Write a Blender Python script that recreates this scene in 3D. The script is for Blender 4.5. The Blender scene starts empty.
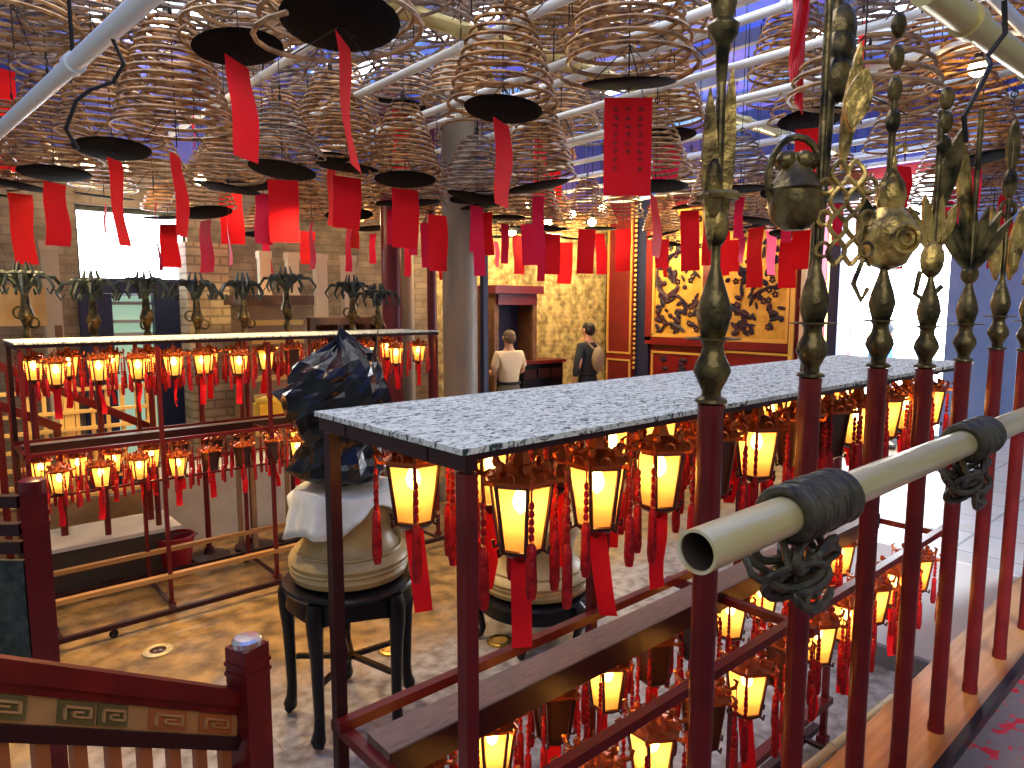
import bpy, math, random
from mathutils import Vector, Matrix
R = math.radians
PI = math.pi
rnd = random.Random(7)
sc = bpy.context.scene
col = sc.collection

# ---------------------------------------------------------------- camera, world, light, exposure
H = 2.1                      # camera height above the sunken court floor (camera stands on the raised platform)
F = 690.0; PITCH = R(6.53); YAW = R(48.75)
cam = bpy.data.cameras.new('camera'); cam.sensor_width = 36.0; cam.lens = F / 1024 * 36.0
cam.clip_start = 0.03; cam.clip_end = 200
co = bpy.data.objects.new('camera', cam); col.objects.link(co)
co.location = (0, 0, H); co.rotation_euler = (PI/2 - PITCH, 0, YAW - PI/2)
sc.camera = co
sc.view_settings.view_transform = 'Standard'; sc.view_settings.look = 'None'
sc.view_settings.exposure = 0.52; sc.view_settings.gamma = 1.0; sc.view_settings.use_curve_mapping = False
w = bpy.data.worlds.new('daylight'); sc.world = w; w.use_nodes = True
w.node_tree.nodes['Background'].inputs[0].default_value = (0.86, 0.93, 1.0, 1)
w.node_tree.nodes['Background'].inputs[1].default_value = 0.20

def area(name, loc, rot, sx, sy, power, color):
    l = bpy.data.lights.new(name, 'AREA'); l.shape = 'RECTANGLE'; l.size = sx; l.size_y = sy
    l.energy = power; l.color = color
    o = bpy.data.objects.new(name, l); col.objects.link(o); o.location = loc; o.rotation_euler = rot
    return o
def point(name, loc, power, color, r=0.05):
    l = bpy.data.lights.new(name, 'POINT'); l.energy = power; l.color = color; l.shadow_soft_size = r
    o = bpy.data.objects.new(name, l); col.objects.link(o); o.location = loc
    return o
area('skylight_daylight', (2.6, 4.4, 4.85), (0, 0, 0), 5.0, 4.5, 175, (1.0, 0.97, 0.90))
area('entrance_daylight', (9.6, 3.5, 2.2), (0, R(-90), 0), 3.0, 2.0, 170, (0.92, 0.96, 1.0))
area('court_fill', (-0.6, -0.8, 3.6), (R(48), 0, R(-45)), 2.6, 1.4, 19, (1.0, 0.98, 0.94))  # added fill behind the camera for ambient light
sd = area('step_fill', (1.0, -1.7, 2.7), (0, 0, 0), 1.0, 1.2, 9, (0.95, 0.97, 1.0)); sd.data.spread = R(40)  # added fill aimed at the white step face, no real opening there
sd.rotation_euler = (Vector((4.3, .9, .3))-sd.location).to_track_quat('-Z', 'Y').to_euler()
for x, y, z, p in [(6.2, 7.6, 3.0, 40), (7.4, 7.4, 3.1, 70), (8.8, 7.3, 3.1, 75), (8.6, 5.7, 3.9, 34)]:
    point('warm_lamp_light', (x, y, z), p, (1.0, 0.74, 0.34), 0.08)
for x, y, z, p in [(0.5, 5.9, 2.8, 120), (2.9, 7.0, 2.9, 70), (0.7, 4.5, 2.95, 150), (2.0, 4.7, 2.95, 120)]:  # added spots without fixtures, warming the left side and its floor
    sp_ = bpy.data.lights.new('warm_spot_fill', 'SPOT'); sp_.energy = p; sp_.color = (1.0, 0.66, 0.26); sp_.spot_size = R(120); sp_.spot_blend = .8; sp_.shadow_soft_size = .1
    l = bpy.data.objects.new('warm_spot_fill', sp_); col.objects.link(l); l.location = (x, y, z)

# ---------------------------------------------------------------- pixel to place helpers (1024 x 768)
_fw = Vector((math.cos(YAW)*math.cos(PITCH), math.sin(YAW)*math.cos(PITCH), -math.sin(PITCH)))
_rt = Vector((math.sin(YAW), -math.cos(YAW), 0))
_up = Vector((math.cos(YAW)*math.sin(PITCH), math.sin(YAW)*math.sin(PITCH), math.cos(PITCH)))
CP = Vector((0, 0, H))
def ray(px, py): return _fw + _rt*((px-512)/F) + _up*((384-py)/F)
def at(px, py, d): return CP + ray(px, py)*d
def atx(px, py, x): r = ray(px, py); return CP + r*(x/r.x)
def aty(px, py, y): r = ray(px, py); return CP + r*(y/r.y)
def atz(px, py, z): r = ray(px, py); return CP + r*((z-H)/r.z)

# ---------------------------------------------------------------- materials
MATS = {}
def mat(name, c, rough=0.5, metal=0.0, c2=None, scale=8.0, bump=0.0, emit=0.0, coat=0.0, stretch=(1, 1, 1), detail=4.0, lo=0.35, hi=0.65, spec=None):
    m = bpy.data.materials.new(name); m.use_nodes = True
    nt = m.node_tree; b = nt.nodes['Principled BSDF']
    b.inputs['Base Color'].default_value = (*c, 1); b.inputs['Roughness'].default_value = rough; b.inputs['Metallic'].default_value = metal
    if spec is not None: b.inputs['Specular IOR Level'].default_value = spec
    if coat: b.inputs['Coat Weight'].default_value = coat; b.inputs['Coat Roughness'].default_value = 0.15
    if emit: b.inputs['Emission Color'].default_value = (*c, 1); b.inputs['Emission Strength'].default_value = emit
    if c2 is not None or bump:
        tc = nt.nodes.new('ShaderNodeTexCoord'); mp = nt.nodes.new('ShaderNodeMapping'); mp.inputs['Scale'].default_value = stretch
        nz = nt.nodes.new('ShaderNodeTexNoise'); nz.inputs['Scale'].default_value = scale; nz.inputs['Detail'].default_value = detail
        nt.links.new(tc.outputs['Object'], mp.inputs[0]); nt.links.new(mp.outputs[0], nz.inputs['Vector'])
        if c2 is not None:
            cr = nt.nodes.new('ShaderNodeValToRGB'); cr.color_ramp.elements[0].position = lo; cr.color_ramp.elements[1].position = hi
            cr.color_ramp.elements[0].color = (*c, 1); cr.color_ramp.elements[1].color = (*c2, 1)
            nt.links.new(nz.outputs['Fac'], cr.inputs[0]); nt.links.new(cr.outputs[0], b.inputs['Base Color'])
        if bump:
            bp = nt.nodes.new('ShaderNodeBump'); bp.inputs['Strength'].default_value = bump; bp.inputs['Distance'].default_value = 0.02
            nt.links.new(nz.outputs['Fac'], bp.inputs['Height']); nt.links.new(bp.outputs[0], b.inputs['Normal'])
    MATS[name] = m
    return m
def brick_mat(name, c1, c2, mortar, bw, bh, ms=0.012, rough=0.7, axes='XZ', nscale=3.0, ndark=0.6, bump=0.4, offset=0.5):
    m = bpy.data.materials.new(name); m.use_nodes = True; nt = m.node_tree; b = nt.nodes['Principled BSDF']
    b.inputs['Roughness'].default_value = rough
    tc = nt.nodes.new('ShaderNodeTexCoord'); sp = nt.nodes.new('ShaderNodeSeparateXYZ'); cb = nt.nodes.new('ShaderNodeCombineXYZ')
    nt.links.new(tc.outputs['Object'], sp.inputs[0])
    nt.links.new(sp.outputs[axes[0]], cb.inputs['X']); nt.links.new(sp.outputs[axes[1]], cb.inputs['Y'])
    br = nt.nodes.new('ShaderNodeTexBrick'); br.offset = offset
    for k, v in (('Color1', c1), ('Color2', c2), ('Mortar', mortar)): br.inputs[k].default_value = (*v, 1)
    br.inputs['Scale'].default_value = 1; br.inputs['Brick Width'].default_value = bw; br.inputs['Row Height'].default_value = bh; br.inputs['Mortar Size'].default_value = ms
    nt.links.new(cb.outputs[0], br.inputs['Vector'])
    nz = nt.nodes.new('ShaderNodeTexNoise'); nz.inputs['Scale'].default_value = nscale; nz.inputs['Detail'].default_value = 8
    nt.links.new(tc.outputs['Object'], nz.inputs['Vector'])
    cr = nt.nodes.new('ShaderNodeValToRGB'); cr.color_ramp.elements[0].position = .35; cr.color_ramp.elements[1].position = .62
    cr.color_ramp.elements[0].color = (ndark, ndark*.92, ndark*.82, 1); cr.color_ramp.elements[1].color = (1, 1, 1, 1)
    nt.links.new(nz.outputs['Fac'], cr.inputs[0])
    mx = nt.nodes.new('ShaderNodeMix'); mx.data_type = 'RGBA'; mx.blend_type = 'MULTIPLY'; mx.inputs['Factor'].default_value = 1
    nt.links.new(br.outputs['Color'], mx.inputs[6]); nt.links.new(cr.outputs[0], mx.inputs[7]); nt.links.new(mx.outputs[2], b.inputs['Base Color'])
    bp = nt.nodes.new('ShaderNodeBump'); bp.inputs['Strength'].default_value = bump; bp.inputs['Distance'].default_value = 0.01
    nt.links.new(nz.outputs['Fac'], bp.inputs['Height']); nt.links.new(bp.outputs[0], b.inputs['Normal'])
    MATS[name] = m
    return m

mat('incense', (0.10, 0.035, 0.010), 0.42, c2=(0.50, 0.25, 0.075), scale=14, bump=0.3)
mat('incense_pale', (0.20, 0.10, 0.035), 0.5, c2=(0.52, 0.31, 0.13), scale=14)
mat('incense_high', (0.09, 0.06, 0.05), 0.6, c2=(0.34, 0.25, 0.20), scale=10)
mat('tray', (0.004, 0.004, 0.006), 0.8, spec=.1)
mat('wire', (0.02, 0.018, 0.02), 0.5, metal=0.6)
mat('red_paper', (0.86, 0.012, 0.02), 0.65, c2=(0.80, 0.012, 0.02), scale=6, spec=.1)
mat('pink_paper', (0.85, 0.02, 0.08), 0.6, spec=.1)
mat('ink', (0.22, 0.01, 0.01), 0.7)
mat('red_ribbon', (0.8, 0.01, 0.015), 0.4)
mat('maroon', (0.10, 0.007, 0.009), 0.30, c2=(0.15, 0.011, 0.012), scale=10, spec=.3)
mat('maroon_dark', (0.030, 0.006, 0.008), 0.4, spec=.3)
mat('shelf_wood', (0.13, 0.075, 0.06), 0.5, c2=(0.2, 0.12, 0.1), scale=20, stretch=(1, 8, 1))
mat('black_wood', (0.006, 0.006, 0.009), 0.3, spec=.3)
mat('lantern_frame', (0.05, 0.010, 0.006), 0.3, metal=0.3, coat=0.4)
mat('lantern_crown', (0.55, 0.13, 0.035), 0.25, metal=0.7)
mat('tassel_red', (0.22, 0.004, 0.008), 0.4, c2=(0.45, 0.01, 0.015), scale=60, bump=0.5, spec=.2)
mat('gilt', (0.62, 0.42, 0.12), 0.32, metal=0.8, c2=(0.10, 0.07, 0.025), scale=22, bump=0.6, lo=.42, hi=.66)
mat('gilt_dark', (0.40, 0.27, 0.08), 0.35, metal=0.8, c2=(0.05, 0.035, 0.015), scale=25, bump=0.5)
mat('bronze', (0.22, 0.16, 0.06), 0.35, metal=0.8, c2=(0.02, 0.018, 0.010), scale=18, bump=0.5)
mat('steel_pole', (0.80, 0.74, 0.52), 0.32, metal=0.35, c2=(0.60, 0.48, 0.20), scale=4, stretch=(.4, 6, 6))
mat('pipe_grey', (0.80, 0.86, 0.88), 0.4)
mat('pipe_yellow', (0.62, 0.52, 0.22), 0.35, metal=0.4)
mat('bag_plastic', (0.006, 0.007, 0.010), 0.17, bump=0.35, scale=7, spec=.35)
mat('drum_tan', (0.46, 0.35, 0.15), 0.4, c2=(0.32, 0.21, 0.07), scale=5)
mat('cloth_white', (0.78, 0.78, 0.72), 0.75, c2=(0.6, 0.6, 0.5), scale=9, bump=0.4)
mat('bucket_red', (0.30, 0.01, 0.02), 0.35)
mat('plinth', (0.62, 0.62, 0.55), 0.6, c2=(0.5, 0.5, 0.44), scale=4)
mat('dark_box', (0.05, 0.035, 0.025), 0.6)
mat('lattice', (0.78, 0.52, 0.17), 0.5)
mat('white_wall', (0.86, 0.88, 0.9), 0.6, c2=(0.78, 0.8, 0.84), scale=6, stretch=(1, 1, .2))
mat('skirting', (0.16, 0.16, 0.17), 0.6)
mat('ledge_wood', (0.36, 0.16, 0.04), 0.45, c2=(0.52, 0.27, 0.085), scale=7, stretch=(.4, 5, 5), coat=0.3)
mat('ash_floor', (0.16, 0.13, 0.14), 0.6, c2=(0.50, 0.01, 0.03), scale=22, lo=.55, hi=.59, bump=.3)
mat('blue_cast', (0.03, 0.09, 0.34), 0.6, c2=(0.11, 0.08, 0.32), scale=.9)  # bluish light on the upper walls put into their colour
mat('blue_wall', (0.20, 0.36, 0.72), 0.5, c2=(0.26, 0.42, 0.78), scale=3)
mat('navy', (0.012, 0.02, 0.07), 0.5)
mat('beam_grey', (0.45, 0.48, 0.52), 0.6)
mat('door_red', (0.15, 0.006, 0.010), 0.35, c2=(0.20, 0.008, 0.012), scale=3, coat=.15)
mat('gold_line', (0.85, 0.55, 0.14), 0.35, metal=0.4)
mat('gold_field', (0.80, 0.50, 0.10), 0.4, metal=0.3, c2=(0.6, 0.32, 0.05), scale=6)
mat('carving', (0.008, 0.012, 0.04), 0.5, c2=(0.06, 0.015, 0.03), scale=8, spec=.3)
mat('column_stone', (0.30, 0.25, 0.19), 0.5, c2=(0.17, 0.16, 0.15), scale=3, stretch=(1, 1, .2))
mat('column_red', (0.11, 0.010, 0.025), 0.35)
mat('column_cream', (0.62, 0.52, 0.36), 0.5)
mat('teal_metal', (0.012, 0.022, 0.022), 0.45, metal=0.3, c2=(0.06, 0.08, 0.07), scale=20)
mat('green_glass', (0.45, 0.72, 0.55), 0.25, emit=0.35)
mat('daylight_pane', (0.88, 0.95, 1.0), 0.5, emit=9.0)
mat('skylight_pane', (0.88, 0.95, 1.0), 0.5, emit=3.6)
mat('cabinet', (0.10, 0.05, 0.025), 0.5, c2=(0.2, 0.1, 0.05), scale=6)
mat('shelf_tan', (0.34, 0.22, 0.11), 0.6, c2=(0.22, 0.14, 0.08), scale=5)
mat('banner_gold', (0.62, 0.34, 0.08), 0.5, c2=(0.74, 0.5, 0.2), scale=5)
mat('skin', (0.62, 0.36, 0.24), 0.55)
mat('hair', (0.015, 0.012, 0.012), 0.6)
mat('hair_grey', (0.13, 0.095, 0.065), 0.7)
mat('shirt_cream', (0.78, 0.68, 0.46), 0.8)
mat('shirt_dark', (0.03, 0.04, 0.055), 0.8)
mat('shirt_blue', (0.04, 0.18, 0.55), 0.8)
mat('trouser_olive', (0.22, 0.2, 0.12), 0.8)
mat('trouser_dark', (0.02, 0.022, 0.03), 0.8)
mat('backpack', (0.35, 0.28, 0.18), 0.8)
mat('carve_panel', (0.42, 0.24, 0.09), 0.45, coat=.4)
mat('carve_green', (0.12, 0.10, 0.03), 0.5)
mat('carve_red', (0.36, 0.11, 0.03), 0.5)
mat('metal_cap', (0.75, 0.78, 0.82), 0.25, metal=0.9)
mat('bulb', (1.0, 0.84, 0.50), 0.5, emit=45.0)
mat('lamp_glow', (1.0, 0.80, 0.45), 0.5, emit=22.0)
mat('floor_lamp', (1.0, 0.78, 0.35), 0.3, emit=2.0)
mat('incense_rope', (0.016, 0.013, 0.009), 0.45, c2=(0.07, 0.058, 0.03), scale=30, bump=.5)
mat('yellow_cloth', (0.8, 0.6, 0.05), 0.6)
mat('dark_glass', (0.06, 0.02, 0.01), 0.2)

def glass_mat(name, glow, trans):
    m = bpy.data.materials.new(name); m.use_nodes = True; nt = m.node_tree
    for n in list(nt.nodes): nt.nodes.remove(n)
    N = lambda t: nt.nodes.new('ShaderNode' + t)
    o = N('OutputMaterial'); t = N('BsdfTransparent'); t.inputs[0].default_value = (1, .62, .20, 1)
    tl = N('BsdfTranslucent'); tl.inputs[0].default_value = (1.0, .44, .09, 1)
    e = N('Emission'); e.inputs[0].default_value = (1.0, 0.38, 0.07, 1); e.inputs[1].default_value = glow
    a = N('MixShader'); a.inputs[0].default_value = trans; c = N('AddShader')
    nt.links.new(t.outputs[0], a.inputs[1]); nt.links.new(tl.outputs[0], a.inputs[2])
    nt.links.new(a.outputs[0], c.inputs[0]); nt.links.new(e.outputs[0], c.inputs[1]); nt.links.new(c.outputs[0], o.inputs[0])
    MATS[name] = m
glass_mat('lantern_glass', .20, .55)
glass_mat('lantern_glass_plain', .5, .35)

# speckled ash covered board
def speckle(name, base, dark, scale):
    m = mat(name, base, 0.9, spec=.08); nt = m.node_tree; b = nt.nodes['Principled BSDF']
    tc = nt.nodes.new('ShaderNodeTexCoord'); mp = nt.nodes.new('ShaderNodeMapping'); mp.inputs['Scale'].default_value = (1, 2.2, 1); mp.inputs['Rotation'].default_value = (0, 0, .5)
    n1 = nt.nodes.new('ShaderNodeTexNoise'); n1.inputs['Scale'].default_value = scale; n1.inputs['Detail'].default_value = 6; n1.inputs['Roughness'].default_value = .7; n1.inputs['Distortion'].default_value = 1.5
    cr = nt.nodes.new('ShaderNodeValToRGB'); e = cr.color_ramp.elements; e[0].position = .42; e[0].color = (*dark, 1); e[1].position = .485; e[1].color = (*base, 1)
    e2 = cr.color_ramp.elements.new(.75); e2.color = (min(1, base[0]*1.25), min(1, base[1]*1.25), min(1, base[2]*1.25), 1)
    nt.links.new(tc.outputs['Object'], mp.inputs[0]); nt.links.new(mp.outputs[0], n1.inputs['Vector']); nt.links.new(n1.outputs['Fac'], cr.inputs[0]); nt.links.new(cr.outputs[0], b.inputs['Base Color'])
speckle('ash_board', (0.68, 0.70, 0.63), (0.05, 0.065, 0.06), 40)
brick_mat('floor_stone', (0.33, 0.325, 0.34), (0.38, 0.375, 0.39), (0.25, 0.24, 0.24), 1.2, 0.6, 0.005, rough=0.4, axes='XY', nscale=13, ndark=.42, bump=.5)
m = mat('roof_glow', (0.06, 0.10, 0.5), 0.5); nt = m.node_tree  # ceiling's blue glow put into its colour and emission
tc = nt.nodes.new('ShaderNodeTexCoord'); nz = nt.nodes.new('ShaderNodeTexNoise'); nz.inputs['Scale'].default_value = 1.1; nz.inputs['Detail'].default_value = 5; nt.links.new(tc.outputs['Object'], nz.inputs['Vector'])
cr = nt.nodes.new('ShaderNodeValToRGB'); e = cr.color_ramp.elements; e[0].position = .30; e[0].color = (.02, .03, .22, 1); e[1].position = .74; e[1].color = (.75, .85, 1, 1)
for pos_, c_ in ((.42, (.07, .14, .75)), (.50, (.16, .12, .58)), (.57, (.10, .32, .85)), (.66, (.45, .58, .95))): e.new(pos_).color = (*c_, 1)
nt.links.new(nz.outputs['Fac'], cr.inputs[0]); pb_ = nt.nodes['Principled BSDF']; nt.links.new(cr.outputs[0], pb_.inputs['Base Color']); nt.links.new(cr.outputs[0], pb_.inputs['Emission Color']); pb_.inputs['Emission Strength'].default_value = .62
# paving: grey granite; warm lamplight towards the back is painted in as brown
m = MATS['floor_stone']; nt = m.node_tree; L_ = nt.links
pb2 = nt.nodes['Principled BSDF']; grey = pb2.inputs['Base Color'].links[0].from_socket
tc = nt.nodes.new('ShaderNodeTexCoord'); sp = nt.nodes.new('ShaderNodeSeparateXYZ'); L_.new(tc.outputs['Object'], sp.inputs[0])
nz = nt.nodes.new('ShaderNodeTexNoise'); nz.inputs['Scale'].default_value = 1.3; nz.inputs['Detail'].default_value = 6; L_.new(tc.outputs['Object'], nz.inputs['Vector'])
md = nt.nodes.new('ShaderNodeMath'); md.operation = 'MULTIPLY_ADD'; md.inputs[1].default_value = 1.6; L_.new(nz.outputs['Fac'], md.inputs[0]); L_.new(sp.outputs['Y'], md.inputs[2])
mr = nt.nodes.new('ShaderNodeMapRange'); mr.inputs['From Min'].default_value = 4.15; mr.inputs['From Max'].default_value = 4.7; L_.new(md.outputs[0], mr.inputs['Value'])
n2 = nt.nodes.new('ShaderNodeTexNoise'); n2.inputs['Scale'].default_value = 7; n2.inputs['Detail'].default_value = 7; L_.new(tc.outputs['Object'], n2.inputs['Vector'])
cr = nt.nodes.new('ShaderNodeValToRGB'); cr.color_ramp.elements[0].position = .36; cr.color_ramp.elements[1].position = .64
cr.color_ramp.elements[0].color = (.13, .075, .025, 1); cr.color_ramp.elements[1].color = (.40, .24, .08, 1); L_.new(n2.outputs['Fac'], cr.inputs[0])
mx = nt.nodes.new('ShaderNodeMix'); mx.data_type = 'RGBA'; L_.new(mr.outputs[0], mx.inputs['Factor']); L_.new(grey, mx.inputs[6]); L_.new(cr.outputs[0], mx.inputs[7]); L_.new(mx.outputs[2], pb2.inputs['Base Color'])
brick_mat('tile_pale', (0.55, 0.56, 0.56), (0.62, 0.63, 0.64), (0.28, 0.3, 0.3), 0.4, 0.4, 0.008, rough=0.35, axes='XY', nscale=4, ndark=.9, bump=.1, offset=0)
brick_mat('brick_gold', (0.52, 0.41, 0.14), (0.66, 0.54, 0.21), (0.66, 0.56, 0.26), 0.22, 0.08, 0.009, axes='XZ', nscale=9, ndark=.36)
brick_mat('brick_shaded', (0.26, 0.20, 0.13), (0.34, 0.26, 0.17), (0.22, 0.17, 0.12), 0.26, 0.09, 0.010, axes='XZ', nscale=4, ndark=.5)  # darker brick copy, dimness of the left back wall painted in
brick_mat('brick_pillar', (0.48, 0.38, 0.24), (0.6, 0.5, 0.33), (0.3, 0.24, 0.16), 0.26, 0.09, 0.012, axes='XZ', nscale=4, ndark=.6)

# ---------------------------------------------------------------- mesh building
class MB:
    def __init__(s): s.v = []; s.f = []; s.M = Matrix.Identity(4)
    def add(s, vs, fs):
        n = len(s.v); s.v += [tuple(s.M @ Vector(p)) for p in vs]; s.f += [tuple(i+n for i in f) for f in fs]; return s
    def box(s, c, d, rz=0, rx=0, ry=0, taper=1.0):
        M = Matrix.Translation(c) @ Matrix.Rotation(rz, 4, 'Z') @ Matrix.Rotation(ry, 4, 'Y') @ Matrix.Rotation(rx, 4, 'X')
        vs = []
        for z in (-.5, .5):
            k = taper if z < 0 else 1
            for x, y in ((-.5, -.5), (.5, -.5), (.5, .5), (-.5, .5)): vs.append(tuple(M @ Vector((x*d[0]*k, y*d[1]*k, z*d[2]))))
        return s.add(vs, [(0, 3, 2, 1), (4, 5, 6, 7), (0, 1, 5, 4), (1, 2, 6, 5), (2, 3, 7, 6), (3, 0, 4, 7)])
    def bar(s, a, b, w, h, up=(0, 0, 1)):
        a = Vector(a); b = Vector(b); t = (b-a).normalized(); u = Vector(up)
        sd = t.cross(u)
        if sd.length < 1e-4: sd = t.cross(Vector((1, 0, 0)))
        sd.normalize(); u = sd.cross(t).normalized()
        vs = [p + sd*(i*w/2) + u*(j*h/2) for p in (a, b) for i, j in ((-1, -1), (1, -1), (1, 1), (-1, 1))]
        return s.add(vs, [(0, 1, 2, 3), (7, 6, 5, 4), (0, 4, 5, 1), (1, 5, 6, 2), (2, 6, 7, 3), (3, 7, 4, 0)])
    def tube(s, pts, r, n=8, closed=False, cap=True):
        P = [Vector(p) for p in pts]; m = len(P); rs = r if isinstance(r, (list, tuple)) else [r]*m
        vs = []; prev = None
        for i, p in enumerate(P):
            if closed: t = P[(i+1) % m] - P[i-1]
            else: t = P[min(i+1, m-1)] - P[max(i-1, 0)]
            if t.length < 1e-9: t = Vector((0, 0, 1))
            t.normalize()
            if prev is None:
                u = t.orthogonal().normalized()
            else:
                u = prev - t*prev.dot(t)
                u = u.normalized() if u.length > 1e-6 else t.orthogonal().normalized()
            prev = u; w_ = t.cross(u)
            for k in range(n):
                a = 2*PI*k/n; vs.append(p + u*(math.cos(a)*rs[i]) + w_*(math.sin(a)*rs[i]))
        fs = []
        for i in range(m if closed else m-1):
            j = (i+1) % m
            for k in range(n): fs.append((i*n+k, i*n+(k+1) % n, j*n+(k+1) % n, j*n+k))
        if cap and not closed: fs += [tuple(range(n))[::-1], tuple((m-1)*n+k for k in range(n))]
        return s.add(vs, fs)
    def lathe(s, prof, n=20, c=(0, 0, 0), a0=0.0, cap=True):
        vs = []; m = len(prof)
        for r, z in prof:
            for k in range(n): a = a0+2*PI*k/n; vs.append((c[0]+r*math.cos(a), c[1]+r*math.sin(a), c[2]+z))
        fs = [(i*n+k, i*n+(k+1) % n, (i+1)*n+(k+1) % n, (i+1)*n+k) for i in range(m-1) for k in range(n)]
        if cap: fs += [tuple(range(n))[::-1], tuple((m-1)*n+k for k in range(n))]
        return s.add(vs, fs)
    def ball(s, c, r, n=12, m=8):
        if not isinstance(r, (tuple, list)): r = (r, r, r)
        vs = [(c[0], c[1], c[2]-r[2])]
        for i in range(1, m):
            t = PI*i/m
            for k in range(n): a = 2*PI*k/n; vs.append((c[0]+r[0]*math.sin(t)*math.cos(a), c[1]+r[1]*math.sin(t)*math.sin(a), c[2]-r[2]*math.cos(t)))
        vs.append((c[0], c[1], c[2]+r[2])); L = len(vs)-1
        fs = [(0, 1+(k+1) % n, 1+k) for k in range(n)]
        for i in range(m-2): fs += [(1+i*n+k, 1+i*n+(k+1) % n, 1+(i+1)*n+(k+1) % n, 1+(i+1)*n+k) for k in range(n)]
        fs += [(L, 1+(m-2)*n+k, 1+(m-2)*n+(k+1) % n) for k in range(n)]
        return s.add(vs, fs)
    def ring(s, c, Rr, r, ax='Z', n=20, k=6, sy=1.0):
        pts = []
        for i in range(n):
            a = 2*PI*i/n; x, y = Rr*math.cos(a), Rr*sy*math.sin(a)
            pts.append({'Z': (c[0]+x, c[1]+y, c[2]), 'X': (c[0], c[1]+x, c[2]+y), 'Y': (c[0]+x, c[1], c[2]+y)}[ax])
        return s.tube(pts, r, k, closed=True)
    def prism(s, poly, t, plane='XZ', c=(0, 0, 0)):   # extruded outline, thickness t
        n = len(poly)
        def q(a, b, d): return {'XZ': (c[0]+a, c[1]+d, c[2]+b), 'YZ': (c[0]+d, c[1]+a, c[2]+b), 'XY': (c[0]+a, c[1]+b, c[2]+d)}[plane]
        vs = [q(a, b, -t/2) for a, b in poly] + [q(a, b, t/2) for a, b in poly]
        return s.add(vs, [tuple(range(n)), tuple(range(2*n-1, n-1, -1))] + [(i, i+n, (i+1) % n+n, (i+1) % n) for i in range(n)])
    def mesh(s, name, m, smooth=True):
        me = bpy.data.meshes.new(name); me.from_pydata(s.v, [], s.f); me.materials.append(MATS[m])
        if smooth:
            me.polygons.foreach_set('use_smooth', [True]*len(me.polygons))
            try: me.set_sharp_from_angle(angle=R(38))
            except Exception: pass
        me.update(); return me
def link(name, me, parent=None, loc=(0, 0, 0)):
    o = bpy.data.objects.new(name, me); col.objects.link(o); o.location = loc
    if parent is not None: o.parent = parent
    return o
def ob(name, mb, m, parent=None, loc=(0, 0, 0), smooth=True):
    return link(name, mb.mesh(name, m, smooth), parent, loc)
def tag(o, label=None, cat=None, group=None, kind=None):
    if label: o['label'] = label
    if cat: o['category'] = cat
    if group: o['group'] = group
    if kind: o['kind'] = kind
    return o
def thing(name, loc, label, cat, group=None, rz=0):
    o = bpy.data.objects.new(name, None); col.objects.link(o); o.location = loc; o.rotation_euler = (0, 0, rz); o.empty_display_size = .1
    return tag(o, label, cat, group)
def one(name, mb, m, label, cat, loc=(0, 0, 0), group=None, smooth=True):
    return tag(ob(name, mb, m, None, loc, smooth), label, cat, group)
def struct(name, mb, m, loc=(0, 0, 0), parent=None):
    o = ob(name, mb, m, parent, loc, False)
    if parent is None: o['kind'] = 'structure'
    return o
def copy_tree(root, kids):
    c = root.copy(); col.objects.link(c)
    for ch, subs in kids:
        d = ch.copy(); col.objects.link(d); d.parent = c
        for g in subs:
            e = g.copy(); col.objects.link(e); e.parent = d
    return c
ORD = ['first', 'second', 'third', 'fourth', 'fifth', 'sixth', 'seventh', 'eighth', 'ninth', 'tenth', 'eleventh', 'twelfth', 'thirteenth', 'fourteenth', 'fifteenth', 'sixteenth']

# ---------------------------------------------------------------- the room
XS, YB, ZC = 9.8, 8.5, 5.0
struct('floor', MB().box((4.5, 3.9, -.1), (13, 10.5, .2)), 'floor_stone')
# back wall with a doorway and a blown out window above it (left part of the photo)
wx0, wx1 = aty(78, 260, YB).x, aty(188, 260, YB).x
dx0, dx1 = aty(104, 320, YB).x, aty(160, 320, YB).x
zw0 = aty(130, 286, YB).z; zw1 = 3.15
b = MB()
for x0, x1, z0, z1 in [(-2, wx0, 0, 3.7), (wx1, XS, 0, 3.7), (wx0, wx1, zw1, 3.7), (wx0, dx0, 0, zw0), (dx1, wx1, 0, zw0)]:
    b.box(((x0+x1)/2, YB+.15, (z0+z1)/2), (x1-x0, .3, z1-z0))
struct('wall_back', b, 'brick_shaded')
struct('wall_back_right', MB().box(((5.85+XS)/2, YB-.01, 1.85), (XS-5.85, .02, 3.7)), 'brick_gold')
struct('wall_back_upper', MB().box((3.9, YB+.15, (3.7+ZC)/2), (11.8, .3, ZC-3.7)), 'blue_cast')
wn = struct('window_1', MB().box(((wx0+wx1)/2, YB+.22, (zw0+zw1)/2), (wx1-wx0, .04, zw1-zw0)), 'daylight_pane')
b = MB()
for k in range(2): xx = wx0+(wx1-wx0)*k; b.box((xx, YB+.12, (zw0+zw1)/2), (.05, .1, zw1-zw0))
for zz in (zw0+.03, zw1-.03): b.box(((wx0+wx1)/2, YB+.12, zz), (wx1-wx0, .09, .05))
ob('window_frame', b, 'teal_metal', wn)
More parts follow.
